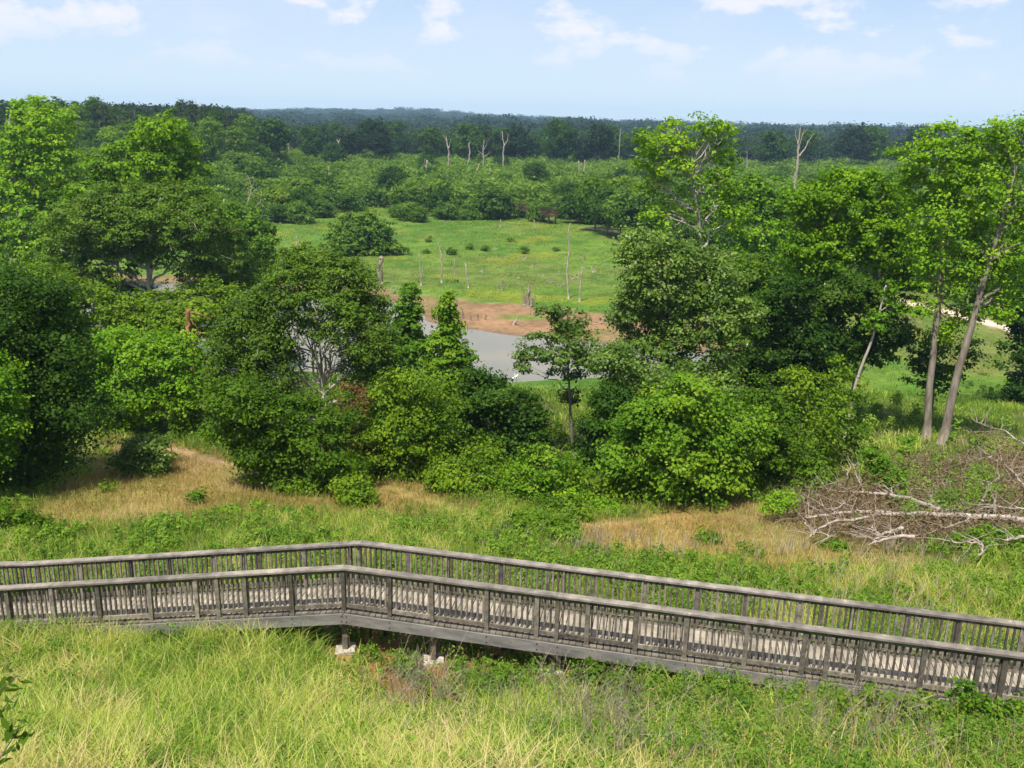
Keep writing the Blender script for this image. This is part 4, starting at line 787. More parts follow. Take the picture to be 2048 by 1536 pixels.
T('elm_tree', 'leafy green tree at the right shoulder of the glossy sweetgum', 35.2, [(1530, 985), (1528, 900)],
  [(1520, 800, 30, 26), (1545, 840, 34, 30), (1515, 870, 34, 30), (1550, 900, 36, 30), (1520, 930, 40, 30), (1480, 950, 36, 26)], mat='green', tw=7)
T('oak_tree', 'dull green tree behind the glossy sweetgum, under the large dull green one', 39, [(1290, 1000), (1290, 900)],
  [(1230, 720, 34, 30), (1340, 770, 44, 30), (1250, 800, 44, 34), (1450, 790, 40, 34), (1215, 930, 40, 30)], mat='grey', tw=8)
# dense bushes along the foot of the wood
for nm, lb, D, tr, bl, mt in (
  ('shrub', 'leafy vine covered bush in front of the dark leafy tree', 31.8, [(1090, 1010), (1090, 990)], [(1080, 930, 50, 26), (1130, 950, 44, 26), (1060, 965, 50, 26), (1110, 985, 60, 24), (1020, 985, 40, 20), (1160, 985, 34, 18)], 'vivid'),
  ('shrub', 'fine leafed darker shrub at the bottom centre, below the vine covered bush', 29.3, [(1130, 1050), (1130, 1040)], [(1120, 1010, 40, 22), (1080, 1030, 34, 18), (1150, 1035, 34, 16), (1040, 1040, 26, 14)], 'green'),
  ('shrub', 'olive shrub at the foot of the glossy sweetgum, on its left', 31.8, [(1230, 1015), (1230, 1000)], [(1235, 975, 34, 22), (1200, 995, 30, 18), (1270, 1000, 30, 16)], 'green'),
  ('shrub', 'yellowish low shrub patch left of the glossy sweetgum, above the right clearing', 30.8, [(1190, 1030), (1190, 1020)], [(1170, 1012, 30, 12), (1220, 1022, 34, 11), (1130, 1000, 24, 14)], 'bright'),
  ('shrub', 'dark bush beneath the pointed tree, at the top of the orange dirt patch', 33.2, [(890, 985), (890, 975)], [(900, 945, 26, 22), (870, 955, 24, 22), (905, 970, 24, 16)], 'green'),
  ('shrub', 'broad weedy bush at the left edge on the near side of the dry clearing', 26, [(30, 1090), (30, 1070)], [(20, 1040, 50, 22), (70, 1060, 40, 20), (-20, 1060, 50, 26)], 'green'),
  ('shrub', 'round weed clump alone on the dry clearing, left of two smaller ones', None, [(393, 1008), (393, 1000)], [(393, 993, 14, 9)], 'vivid'),
  ('shrub', 'small weed clump on the dry clearing between two larger ones', None, [(463, 1025), (463, 1020)], [(463, 1019, 13, 6)], 'bright'),
  ('shrub', 'upright weed clump at the right end of the dry clearing row', None, [(523, 1024), (523, 1018)], [(523, 1012, 11, 11)], 'vivid'),
  ('shrub', 'thin sapling on the left clearing below the bushy green tree', None, [(221, 985), (220, 970)], [(219, 972, 7, 12)], 'green'),
  ('shrub', 'leafy green sapling standing in the middle of the brush pile', 34, [(1770, 1000), (1770, 940)], [(1760, 925, 18, 16), (1775, 950, 24, 20), (1790, 965, 22, 12), (1740, 905, 14, 10)], 'vivid'),
  ('shrub', 'small bright sapling in front of the left tall trunk', 42, [(1815, 920), (1817, 890)], [(1818, 880, 13, 10), (1812, 910, 8, 14)], 'vivid'),
  ('shrub', 'dark green bush at the left end of the brush pile', 35, [(1630, 985), (1630, 960)], [(1635, 935, 22, 26), (1625, 965, 24, 18)], 'green'),
  ('shrub', 'green bush below the left tip of the fallen tree', 30.2, [(1555, 1040), (1555, 1020)], [(1545, 1010, 26, 14), (1570, 1000, 20, 16)], 'bright'),
  ('shrub', 'green bush in front of the fallen tree, right of centre of the brush pile', 26.8, [(1960, 1115), (1960, 1100)], [(1940, 1085, 34, 20), (1980, 1090, 34, 20), (2030, 1095, 34, 22)], 'vivid'),
  ('shrub', 'small dark bush on the grass below the right clearing', 25.5, [(1500, 1150), (1500, 1140)], [(1500, 1138, 24, 12)], 'green'),
  ('shrub', 'little leafy bush between the right clearing and the boardwalk', 26.5, [(1665, 1115), (1665, 1105)], [(1665, 1102, 20, 13)], 'vivid'),
  ('shrub', 'low bush at the left side of the right clearing', 27.0, [(1405, 1120), (1405, 1112)], [(1405, 1108, 24, 12)], 'green'),
  ('shrub', 'dark feathery shrub in the grass at the centre, above the boardwalk', 27, [(1035, 1095), (1035, 1080)], [(1030, 1058, 40, 18), (1080, 1062, 30, 18), (1120, 1072, 30, 16)], 'green'),
  ('shrub', 'leafy plant growing beside the second concrete footing under the boardwalk', 17.2, [(826, 1376), (826, 1355)], [(822, 1335, 16, 22), (828, 1360, 16, 14)], 'vivid'),
  ('shrub', 'broad leafed weed bush in the foreground right of the third footing', 15.9, [(1205, 1395), (1205, 1370)], [(1190, 1350, 34, 26), (1240, 1370, 30, 22), (1010, 1365, 34, 24)], 'green'),
  ('shrub', 'tall leafy weed bush in the foreground below the right part of the fascia', 14.0, [(1740, 1490), (1740, 1440)], [(1720, 1420, 44, 36), (1790, 1440, 44, 34), (1700, 1470, 40, 26), (1850, 1420, 40, 30)], 'green'),
  ('shrub', 'leafy vine clump rising against the fascia near the right corner', 14.4, [(1960, 1450), (1960, 1420)], [(1925, 1385, 16, 26), (1960, 1420, 50, 26), (2030, 1430, 44, 26)], 'vivid')):
    small = D is not None and D < 20
    T(nm, lb, D, tr, bl, mat=mt, tw=3 if not small else 4, rc=.16 if small else .3, leafpx=4.6 if small else 3.0, cover=.75, cat='shrub', limbs=4, hole=.1, trunk_part='stem', fork=.2)
# rough grass of the wooded bank and the right lawn
rng = np.random.default_rng(87)
x, y = scatter(-44, 56, 32, 66, 46, rng); n1 = tufts(x, y, 1.6, 47); n2 = tufts(x, y, 5, 48)
k = (rng.random(len(x)) < (.15 + 1.1 * sstep(.35, .65, n1))) & (sdist(x, y, RIVER) < -.8) & (sdist(x, y, DRYL) < .3) & (sdist(x, y, DRYR) < .3) & (sdist(x, y, PILE) < -.2); x, y, n1, n2 = x[k], y[k], n1[k], n2[k]; P = on_ground(x, y); k = in_view(x, y, P[:, 2]); P, n1, n2 = P[k], n1[k], n2[k]
V, Q, T_ = blades(P, (.18 + .4 * rng.random(len(P))) * (.5 + n1), rng.uniform(.03, .055, len(P)), rng.uniform(.2, 1.2, len(P)), rng, np.clip(.26 + (n2 - .5) * 1.1 + rng.normal(0, .13, len(P)), 0, .8))
tag(link('bank_grass', mesh_np('bank_grass', V, Q, [LM['grass']], tint=T_)), 'rough green grass of the wooded bank and the lawn under the tall trunks', 'grass', kind='stuff')
x, y = scatter(14, 58, 40, 78, .35, rng); k = tufts(x, y, 6, 49) > .5; x, y = x[k], y[k]
V, Q, T_ = herbs(x, y, rng.uniform(.5, 1.5, len(x)), 150, .17, rng, tint0=.5)
tag(link('meadow_weeds', mesh_np('meadow_weeds', V, Q, [LM['weed']], tint=T_)), 'scattered tall weeds on the sunny lawn behind the tall trunks', 'weeds', kind='stuff')
# brush under the trees of the bank
rng = np.random.default_rng(88)
WOODB = g_poly([(-80, 1010), (60, 960), (130, 905), (300, 880), (480, 930), (600, 975), (760, 960), (860, 970), (960, 990), (1120, 1010), (1300, 1020), (1450, 1010), (1560, 1020), (1700, 960), (1720, 850), (1640, 770), (1500, 775), (1440, 800), (1240, 800), (1100, 870), (960, 790), (560, 760), (-200, 700)])
x, y = scatter(-42, 30, 34, 72, 3.0, rng); k = inpoly(x, y, WOODB) & (pdist(x, y, PATHL, False) > 1.2) & (sdist(x, y, RIVER) < -1.5) & (sdist(x, y, DRYL) < 0) & (sdist(x, y, DRYR) < 0) & (sdist(x, y, PILE) < 0) & (rng.random(len(x)) < (.05 + .8 * fbm(x / 4, y / 4, 61)) * (.3 + .7 * sstep(37, 44, y))); x, y = x[k], y[k]; k = in_view(x, y, zg(x, y)); x, y = x[k], y[k]
V, Q, T_ = herbs(x, y, rng.uniform(.3, 1.1, len(x)), 60, .17, rng, tint0=.35)
tag(link('underbrush', mesh_np('underbrush', V, Q, [LM['green']], tint=T_)), 'tangled green brush under the trees of the near river bank', 'underbrush', kind='stuff')
# dark leafy branch at the bottom left corner
rng = np.random.default_rng(9)
D0 = 8.6; rt = at(-60, 1500, D0); gz = zgs(rt[0], rt[1]); base = np.array([rt[0], rt[1], gz])
sap = tag(bpy.data.objects.new('sapling', None), 'close sapling with large dark drooping leaves at the bottom left corner', 'sapling'); C.objects.link(sap); sap.location = base
mb = MB(); tips = []
for pts in ([(-60, 1500), (10, 1500), (30, 1470), (40, 1440)], [(-60, 1500), (-10, 1440), (20, 1400), (42, 1385)], [(-60, 1500), (-20, 1400), (10, 1370), (40, 1348)], [(-60, 1500), (-30, 1520), (10, 1510), (50, 1480)]):
    q = np.array([at(a, b, D0 + rng.uniform(-.2, .2)) for a, b in pts]); q[0] = base + [0, 0, .3]; mb.tube(q - base, [.012, .008, .005, .003], 5)
    for s in np.linspace(.35, 1, 12): tips.append(np.array([np.interp(s, np.linspace(0, 1, 4), q[:, k]) for k in range(3)]) + rng.normal(size=3) * .05)
mb.tube([[0, 0, -.1], [0, 0, .3]], [.018, .014], 5)
link('stem', mb.mesh('stem', [BARK], True), sap)
tips = np.array(tips); V, Q = leaves(tips - base, unit(np.array([0, -.2, .6]) + rng.normal(size=(len(tips), 3)) * .5), .15, rng, asp=.42)
link('leaves', mesh_np('leaves', V, Q, [LM['green']], tint=rng.uniform(.1, .6, len(Q))), sap)
# ------------------------------------------------------------------ dead trees, stumps, driftwood
def dead(name, label, pts, widths, branches=(), D=None, mat=None, cat='dead tree', group=None, up=0):
    """pts: photo points from the foot up; width in photo pixels; branches: (points, width)"""
    SEED[0] += 1; rng = np.random.default_rng(SEED[0]); mat = mat or DEADWOOD
    if D is None: D = float(hit(*pts[0])[1])
    elif D > 160: D *= .93
    ppm = F_PX / (D * 1.03); P = np.array([at(a, b, D) for a, b in pts]); gz = zgs(P[0][0], P[0][1])
    if P[0][2] > gz: P = np.concatenate([[[P[0][0], P[0][1], gz - .05]], P]); widths = [widths[0]] + list(widths)
    else: P[0][2] = min(P[0][2], gz)
    base = np.array([P[0][0], P[0][1], gz])
    s0 = np.linspace(0, 1, len(P)); s = np.linspace(0, 1, max(len(P) * 3, 7)); Q = np.stack([np.interp(s, s0, P[:, k]) for k in range(3)], -1)
    ww = np.interp(s, np.linspace(0, 1, len(widths)), widths) / ppm / 2; Q[1:-1] += rng.normal(size=(len(Q) - 2, 3)) * ww.mean() * .35
    mb = MB(); mb.tube(Q - base, ww, 7)
    if not branches:
        o = tag(link(name, mb.mesh(name, [mat], True), None, base), label, cat, group); return o
    root = tag(bpy.data.objects.new(name, None), label, cat, group); C.objects.link(root); root.location = base
    link('trunk', mb.mesh('trunk', [mat], True), root)
    for bp, bw_ in branches:
        dd = D + rng.uniform(-.02, .02) * 20 / ppm; B = np.array([at(a, b, D if i == 0 else dd) for i, (a, b) in enumerate(bp)])
        s = np.linspace(0, 1, len(B) * 3); Bq = np.stack([np.interp(s, np.linspace(0, 1, len(B)), B[:, k]) for k in range(3)], -1); Bq[1:-1] += rng.normal(size=(len(Bq) - 2, 3)) * bw_ / ppm * .15
        mb = MB(); mb.tube(Bq - base, np.linspace(bw_, bw_ * .3, len(Bq)) / ppm / 2, 5); link('branch', mb.mesh('branch', [mat], True), root)
    return root
G1 = 'dead snags standing in the marsh'
dead('broken_tree', 'thick broken grey trunk at the left end of the red mud', [(762, 569), (761, 540), (761, 514)], [10, 9, 8], D=None, mat=MIDWOOD)
dead('dead_tree', 'thin forked dead stem nearest to the thick broken trunk', [(842, 571), (840, 540), (838, 507)], [2.6, 2, 1.4], [([(842, 560), (845, 540), (847, 524)], 1.6)])
dead('dead_tree', 'white dead tree split into a tall Y in the left half of the meadow', [(883, 566), (884, 535), (883, 518), (880, 500), (877, 484)], [3.6, 3, 2.4, 1.5], [([(883, 528), (890, 512), (893, 495)], 2.2)])
dead('dead_tree', 'tiny thin dead stick between the white Y tree and the short dead tree', [(909, 550), (909, 518)], [1.6, 1.2])
dead('dead_tree', 'short leaning dead tree with a stubby top, centre of the meadow', [(937, 576), (934, 553), (931, 527)], [3.6, 3, 2.2], [([(932, 534), (928, 527)], 1.5)])
dead('dead_tree', 'tallest thin white snag of the meadow with a hooked top', [(1137, 598), (1134, 550), (1138, 500), (1136, 465), (1141, 446)], [4, 3.6, 3, 2, 1.4])
dead('dead_tree', 'second thin white snag right of the tallest one', [(1159, 603), (1161, 570), (1164, 540), (1163, 514)], [3.4, 3.4, 2.6, 1.2], [([(1160, 575), (1156, 560), (1157, 545)], 2)])
dead('dead_tree', 'small grey snag on the meadow, left of the domed shrub', [(597, 514), (594, 490), (592, 471)], [4, 3, 1], [([(596, 500), (600, 486)], 1.5)])
dead('dead_tree', 'stub snag with a pale tip near the far footbridge', [(1069, 452), (1069, 440)], [2.6, 1.6])
dead('dead_tree', 'pale stub snag at the back of the meadow, left of the footbridge', [(1000, 455), (1001, 439)], [2.2, 1.6])
k = dead('dead_stump', 'cluster of upright broken stems on a dark root mound, at the edge of the mud', [(1055, 614), (1056, 592), (1057, 570)], [8, 5, 3], [([(1050, 612), (1048, 590), (1044, 568)], 4), ([(1053, 612), (1051, 585), (1049, 578)], 4), ([(1058, 612), (1060, 590), (1062, 572)], 4), ([(1062, 612), (1066, 594), (1069, 586)], 5), ([(1062, 606), (1070, 597), (1070, 590)], 4), ([(1047, 610), (1042, 582)], 2)], mat=MIDWOOD)
dead('dead_stump', 'low cluster of three short broken stems left of the upright stem cluster', [(1003, 580), (1005, 566), (1006, 556)], [4, 3, 2], [([(997, 580), (994, 568)], 3), ([(1000, 580), (999, 570)], 3)], mat=MIDWOOD)
for i, (a, b, h, lb) in enumerate(((925, 638, 20, 'tallest dark stick in the mud, leftmost of four'), (941, 641, 12, 'dark broken stick in the mud, second of four from the left'), (955, 641, 14, 'dark forked stick in the mud, third of four from the left'), (971, 641, 15, 'dark stick in the mud, rightmost of four'))):
    dead('dead_stick', lb, [(a, b), (a + 1, b - h * .5), (a - 1, b - h)], [2.6, 2, 1.2], [([(a, b - h * .4), (a + 4, b - h * .8)], 1.6)], mat=BARK, cat='stick')
dead('driftwood', 'pale driftwood root standing on the mud', [(1027, 650), (1033, 640), (1036, 632)], [5, 4, 2], [([(1030, 646), (1050, 651), (1062, 654)], 2.2), ([(1033, 642), (1040, 640)], 2), ([(1031, 646), (1026, 655)], 2)], cat='driftwood')
dead('driftwood', 'long thin pale branch lying on the mud right of the slender tree', [(1166, 650), (1190, 647), (1212, 646)], [2.4, 2, 1.6], D=float(hit(1190, 648)[1]), cat='driftwood')
for i, (a, h) in enumerate(((1178, 66), (1188, 52), (1203, 30), (1222, 64), (1215, 44), (1228, 38))):
    dead('dead_reed', 'bleached dead stem standing in the shallow water right of the slender tree', [(a, 742), (a + 2, 742 - h * .6), (a + 4, 742 - h)], [2, 1.6, 1], [([(a + 2, 742 - h * .6), (a + 9, 742 - h * .95)], 1.2)], D=74.5, group='dead stems standing in the shallows', cat='dead stem')
dead('broken_tree', 'snapped orange brown trunk with a splintered top in front of the olive tree', [(384, 700), (380, 672), (377, 645), (376, 618)], [9, 9, 8, 9], [([(379, 625), (400, 628), (425, 640)], 3), ([(382, 660), (410, 668), (440, 660)], 3), ([(380, 640), (395, 655), (400, 675)], 2.5)], D=50, mat=SNAPWOOD)
# far ones, rising out of the thicket
FARS = [
 ('white forked snag in the thicket, left of the domed shrub line', [(660, 392), (658, 362), (658, 333)], [4.5, 3.5, 2], [([(660, 384), (666, 362)], 2.5)]),
 ('big leaning bleached dead tree fanning bare branches left of the meadow', [(478, 434), (492, 412), (501, 390), (503, 372), (495, 350)], [4.5, 3.5, 2.5, 2, 1], [([(500, 392), (512, 378), (519, 372)], 2), ([(483, 428), (505, 418), (520, 405), (524, 388), (518, 372)], 2.4), ([(479, 433), (505, 434), (535, 431)], 2.2), ([(502, 382), (508, 365), (505, 348)], 1.6), ([(520, 405), (532, 418), (545, 424)], 1.4), ([(497, 398), (498, 375), (491, 345)], 1.5)]),
 ('short thick white stub beside the big leaning dead tree', [(440, 442), (444, 425), (448, 398)], [5, 5, 4], [([(444, 420), (441, 408)], 2)]),
 ('tall white fork topped snag against the dark trees, leftmost of the centre group', [(897, 333), (898, 305), (894, 285), (892, 272)], [5, 4.5, 4, 2], [([(897, 295), (892, 280), (886, 270)], 3), ([(898, 296), (901, 278)], 2)]),
 ('leafy based white snag right of the tall forked one', [(936, 326), (940, 305), (937, 290), (940, 284)], [5, 4, 3.5, 2], []),
 ('branching candelabra dead tree in the centre group', [(967, 320), (966, 300), (968, 280)], [4, 3, 1.4], [([(966, 308), (957, 303), (953, 292)], 2), ([(967, 313), (976, 309), (981, 302)], 2), ([(967, 300), (973, 290), (974, 283)], 1.8), ([(966, 300), (963, 290)], 1.5)]),
 ('tallest pale snag against the dark trees, rightmost of the centre group', [(1007, 322), (1006, 302), (1009, 290), (1005, 276), (1004, 263)], [4.5, 4.5, 4, 3, 2.4], [([(1009, 290), (1015, 282), (1016, 268)], 3.2)]),
 ('short pale stub left of the centre group of snags', [(853, 346), (854, 320)], [5, 4.5], [([(851, 335), (849, 318)], 1.6)]),
 ('leaning pale stub below the candelabra dead tree', [(950, 350), (955, 340), (959, 327)], [4.5, 4.5, 2.5], []),
 ('tiny pale stub lowest of the centre group', [(978, 352), (981, 338)], [4.5, 3.5], []),
 ('left one of the twin white stubs in the thicket', [(1158, 340), (1158, 322)], [4, 3.5], []),
 ('right one of the twin white stubs in the thicket', [(1168, 340), (1170, 320)], [4.2, 3.2], []),
 ('large branching white dead tree towering over the right thicket', [(1589, 385), (1591, 350), (1597, 318), (1596, 290), (1600, 262), (1602, 250)], [9, 8, 7, 5, 3.5, 1.5], [([(1599, 312), (1612, 295), (1617, 282), (1628, 267)], 4.5), ([(1597, 300), (1603, 275), (1609, 258)], 2.6), ([(1596, 288), (1591, 270), (1592, 258)], 3), ([(1600, 265), (1596, 252), (1597, 240)], 1.6), ([(1591, 345), (1586, 360), (1588, 375)], 3), ([(1604, 272), (1612, 262), (1615, 256)], 1.5)]),
 ('thin grey snag with short arms left of the large branching one', [(1493, 345), (1494, 325), (1494, 302)], [3, 2.2, 1], [([(1494, 330), (1500, 324)], 1.6), ([(1494, 326), (1490, 314)], 1.4)]),
 ('pale bent snag at the edge of the left hill wood', [(417, 312), (414, 298), (416, 284)], [4, 4, 2], [([(418, 310), (425, 302)], 2)]),
 ('white dead limb arching out of the tree top at the foot of the left hill', [(578, 300), (576, 288), (570, 274)], [3.5, 3.5, 2.5], [([(563, 278), (552, 271), (538, 270)], 2.5)]),
 ('white forked tip standing out of the tree top, centre left', [(678, 296), (677, 284), (672, 279)], [4, 3.5, 2], [([(677, 286), (681, 276)], 2.5)]),
 ('grey dead tree half hidden in the thicket behind the domed shrub', [(748, 400), (746, 375), (738, 362)], [3, 2.4, 1], [([(747, 378), (750, 368)], 1.4)]),
 ('small dead spire above the far tree line, right of centre', [(1240, 272), (1242, 258)], [2.4, 1], [([(1241, 268), (1237, 263)], 1), ([(1241, 268), (1246, 264)], 1)])]
for lb, pts, wds, brs in FARS:
    wds = [v * .62 for v in wds]; brs = [(q_, v * .66) for q_, v in brs]
    g0 = pts[0]; D = float(np.interp(g0[1], [260, 300, 325, 345, 385, 400, 435], [420, 360, 345, 300, 240, 235, 205]))
    if 'leaning bleached' in lb or 'beside the big' in lb: D = 165.
    if 'large branching' in lb: D = 235.
    dead('dead_tree', lb, pts, wds, brs, D=D)
# scattered driftwood twigs on the marsh
rng = np.random.default_rng(31)
SP = [(1005, 515), (1060, 535), (1075, 528), (1108, 520), (1115, 546), (1130, 530), (1025, 533), (985, 470), (1170, 518), (1185, 545), (1090, 558), (1082, 552), (1100, 566), (1210, 530), (1195, 560), (960, 545), (1120, 572), (1045, 520), (1020, 498), (990, 500), (1075, 478), (890, 447), (905, 446), (1175, 540), (1062, 470), (600, 460), (625, 462), (1145, 558), (1225, 545), (975, 525), (1150, 520), (1035, 556)]
for i, (a, b) in enumerate(SP):
    p = hit(a, b); mb = MB(); s = rng.uniform(.5, 1.1)
    for q in range(rng.integers(2, 5)):
        an = rng.random() * 6.283; st = np.array([rng.normal(0, .2), rng.normal(0, .2), -.03]); e1 = st + np.array([math.cos(an) * s * .5, math.sin(an) * s * .4, s * rng.uniform(.1, .55)])
        mb.tube([st, (st + e1) / 2 + rng.normal(0, .05, 3), e1, e1 + rng.normal(0, .2, 3) * s + [0, 0, .1]], [.06, .05, .035, .015], 4)
    tag(link('broken_branch', mb.mesh('broken_branch', [DEADWOOD if i % 2 else MIDWOOD], True), None, p), 'small broken branch sticking up from the green marsh', 'branch', 'broken branches scattered over the marsh')

# ------------------------------------------------------------------ fallen tree and brush pile
FB = hit(1800, 1050); ft = tag(bpy.data.objects.new('fallen_tree', None), 'fallen dead tree with bleached limbs and brown twigs, right of the clearing', 'fallen tree'); C.objects.link(ft); ft.location = FB
rng = np.random.default_rng(61)
LIMBS = [([(2110, 1050), (2048, 1041), (1985, 1036), (1898, 1029), (1817, 1028), (1710, 1024), (1659, 1029), (1613, 1036)], 16, 4, 'trunk'),
 ([(1905, 1026), (1854, 1012), (1812, 995), (1783, 991), (1730, 985), (1705, 983), (1684, 976)], 13, 3, 'limb'), ([(1817, 1028), (1757, 1029), (1720, 1039), (1671, 1044), (1630, 1061), (1620, 1075)], 8, 2.5, 'limb'),
 ([(1805, 1056), (1780, 1063), (1759, 1070), (1750, 1064), (1745, 1054)], 7, 3, 'limb'), ([(1828, 1073), (1783, 1075), (1755, 1082), (1737, 1090)], 7, 3, 'limb'), ([(1790, 1074), (1750, 1077), (1712, 1075)], 4, 2, 'limb'), ([(2060, 1071), (2030, 1076), (2012, 1081)], 8, 4, 'limb'),
 ([(1955, 1112), (1966, 1097), (1963, 1086), (1930, 1085), (1908, 1085)], 4, 2, 'limb'), ([(2070, 1042), (2005, 1031), (1958, 1035), (1924, 1044), (1890, 1056)], 8, 2.5, 'limb'), ([(1993, 1030), (1990, 1005), (1980, 981), (1974, 956), (1970, 940)], 5, 2, 'limb'),
 ([(1965, 1000), (1980, 968), (2000, 953)], 7, 4, 'limb'), ([(2062, 990), (2048, 976), (2029, 947), (2005, 927), (1983, 915), (1960, 895)], 7, 2, 'limb'), ([(2005, 927), (2001, 908), (2000, 896)], 3, 1.5, 'limb'), ([(1983, 914), (1940, 920), (1905, 924)], 3, 1, 'limb'),
 ([(2080, 905), (2048, 888), (2012, 864), (1973, 852), (1949, 842)], 6, 1.5, 'limb'), ([(1730, 985), (1712, 955), (1703, 925), (1690, 905)], 3.5, 1.5, 'limb'), ([(1695, 955), (1702, 930), (1725, 935)], 4, 2, 'limb'), ([(1925, 1005), (1905, 985), (1882, 962)], 4, 2, 'limb'),
 ([(1620, 1035), (1616, 1000), (1600, 985)], 2.5, 1, 'limb'), ([(1660, 1022), (1690, 1005), (1712, 995)], 3, 1.5, 'limb'), ([(1700, 985), (1660, 982), (1636, 974)], 2.5, 1, 'limb'), ([(1660, 1024), (1640, 1000), (1622, 970)], 2.5, 1, 'limb'), ([(1785, 990), (1782, 978), (1775, 978)], 4, 3, 'limb'), ([(1880, 1018), (1862, 1000), (1862, 990)], 7, 4, 'limb'),
 ([(2060, 1018), (2020, 1016), (1990, 1012), (1950, 1022)], 4, 2, 'limb'), ([(1610, 1045), (1625, 1062), (1650, 1068), (1670, 1073)], 3, 2, 'limb')]
ends = []
PDB = np.arange(830, 1150, 20); PDD = np.minimum([hit(1850, b_)[1] for b_ in PDB], 44)
def pileD(a, b): return float(np.interp(b + 26, PDB, PDD))
for pts, w0, w1, nm in LIMBS:
    Pn = np.array([at(a, b, pileD(a, b) - .55) for a, b in pts]); Pn[:, 2] = np.maximum(Pn[:, 2], zg(Pn[:, 0], Pn[:, 1]) + .05)
    s = np.linspace(0, 1, len(Pn) * 3); Pq = np.stack([np.interp(s, np.linspace(0, 1, len(Pn)), Pn[:, k]) for k in range(3)], -1); Pq[1:-1] += rng.normal(size=(len(Pq) - 2, 3)) * .025
    mb = MB(); rr = np.linspace(w0, w1, len(Pq)) / 1850 * 33 / 2; mb.tube(Pq - FB, rr, 8 if nm == 'trunk' else 6)
    for q in Pq[2::1]:
        if rng.random() < .8:
            e1 = q + rng.normal(size=3) * [.5, .35, .3] + [-.25, 0, .3]; mb.tube(curve(q, e1, rng, 4) - FB, [.018, .012, .008, .004], 4); ends.append(e1)
    link(nm, mb.mesh(nm, [PILEWOOD], True), ft)
PB = [(1960, 880, 50, 20), (1990, 940, 60, 36), (1900, 935, 60, 26), (2040, 920, 40, 40), (1830, 950, 60, 40), (1770, 985, 60, 30), (1700, 1000, 60, 30), (1640, 1010, 50, 30), (1800, 1045, 90, 24), (1700, 1050, 70, 22), (1930, 1000, 80, 36), (1980, 1060, 80, 28), (1880, 1070, 80, 20), (2050, 1010, 50, 60), (1590, 1025, 36, 18)]
mb = MB(); pp, qq = [], []
for a, b, r1, r2 in PB:
    n = int(r1 * r2 / 16)
    for _ in range(n):
        a1, b1 = a + rng.uniform(-1, 1) * r1, b + rng.uniform(-1, 1) * r2; q = at(a1, b1, pileD(a1, b1) + rng.uniform(-.35, .9)); q[2] = max(q[2], zgs(q[0], q[1]) + .05)
        dv_ = rng.normal(size=3) * [.55, .35, .28] + [-.15, 0, .12]; mb.tube(curve(q - dv_ * .5, q + dv_, rng, 4, .4) - FB, [.014, .010, .007, .004], 3, t=rng.random())
    c = at(np.full(n * 7, a) + rng.normal(0, .6, n * 7) * r1, np.full(n * 7, b) + rng.normal(0, .55, n * 7) * r2, pileD(a, b) + .3); c += rng.normal(size=c.shape) * [.15, .4, .1]; c[:, 2] = np.maximum(c[:, 2], zg(c[:, 0], c[:, 1]) + .03); pp.append(c)
link('twigs', mb.mesh('twigs', [LM['brushtwig']]), ft)
gx2, gy2 = scatter(8, 20, 29, 41, 3.2, rng); kg = (sdist(gx2, gy2, PILE) > .3) & (tufts(gx2, gy2, 2.2, 88) > .47); Vg, Qg, Tg = herbs(gx2[kg], gy2[kg], rng.uniform(.4, 1.2, kg.sum()), 90, .10, rng)
tag(link('brush_weeds', mesh_np('brush_weeds', Vg, Qg, [LM['weed']], tint=Tg)), 'green weeds growing up through the brown brush pile', 'weeds', kind='stuff')
pp = np.concatenate(pp); V, Q = leaves(pp - FB, unit(rng.normal(size=(len(pp), 3)) + [0, 0, .5]), .085, rng); link('dead_leaves', mesh_np('dead_leaves', V, Q, [LM['dead']], tint=np.clip(rng.normal(.35, .2, len(Q)), 0, 1)), ft)

# ------------------------------------------------------------------ birds
def egret(p, yaw, label, s=1.0):
    root = tag(bpy.data.objects.new('egret', None), label, 'bird', 'egrets at the water edge'); C.objects.link(root); root.location = p; root.rotation_euler = (0, 0, yaw)
    me = bpy.data.meshes.new('body'); sk = [((-.26, 0, .34), .025), ((-.12, 0, .42), .075), ((.03, 0, .50), .085), ((.12, 0, .58), .05), ((.15, 0, .68), .026), ((.12, 0, .78), .022), ((.16, 0, .87), .024), ((.20, 0, .90), .034), ((.25, 0, .895), .018)]
    mb = MB(); mb.tube([v for v, _ in sk], [r for _, r in sk], 8); V = np.concatenate(mb.V)
    link('body', mb.mesh('body', [WHITE], True), root)
    mb = MB(); mb.tube([(.25, 0, .895), (.36, 0, .875)], [.012, .003], 5); link('beak', mb.mesh('beak', [BEAK], True), root)
    for sd in (-1, 1):
        mb = MB(); mb.tube([(-.02, sd * .03, .40), (-.03, sd * .03, .2), (-.01, sd * .03, -.02), (.05, sd * .03, -.02)], [.012, .008, .007, .005], 5); link('leg', mb.mesh('leg', [BLACKF], True), root)
    root.scale = (s,) * 3
for (a, b, yw, lb) in ((1026, 766, .5, 'white egret standing at the near water edge, left one of the close pair'), (1033, 763, .6, 'white egret standing at the near water edge, right one of the close pair'),
                   (1493, 699, 1.2, 'small white egret seen through the dark trees, left one by the far shallows'), (1500, 699, 2.0, 'small white egret seen through the dark trees, right one by the far shallows')):
    p = hit(a, b); p = np.array(p); p[2] = max(p[2], 0.0); egret(p, yw, lb, .8)

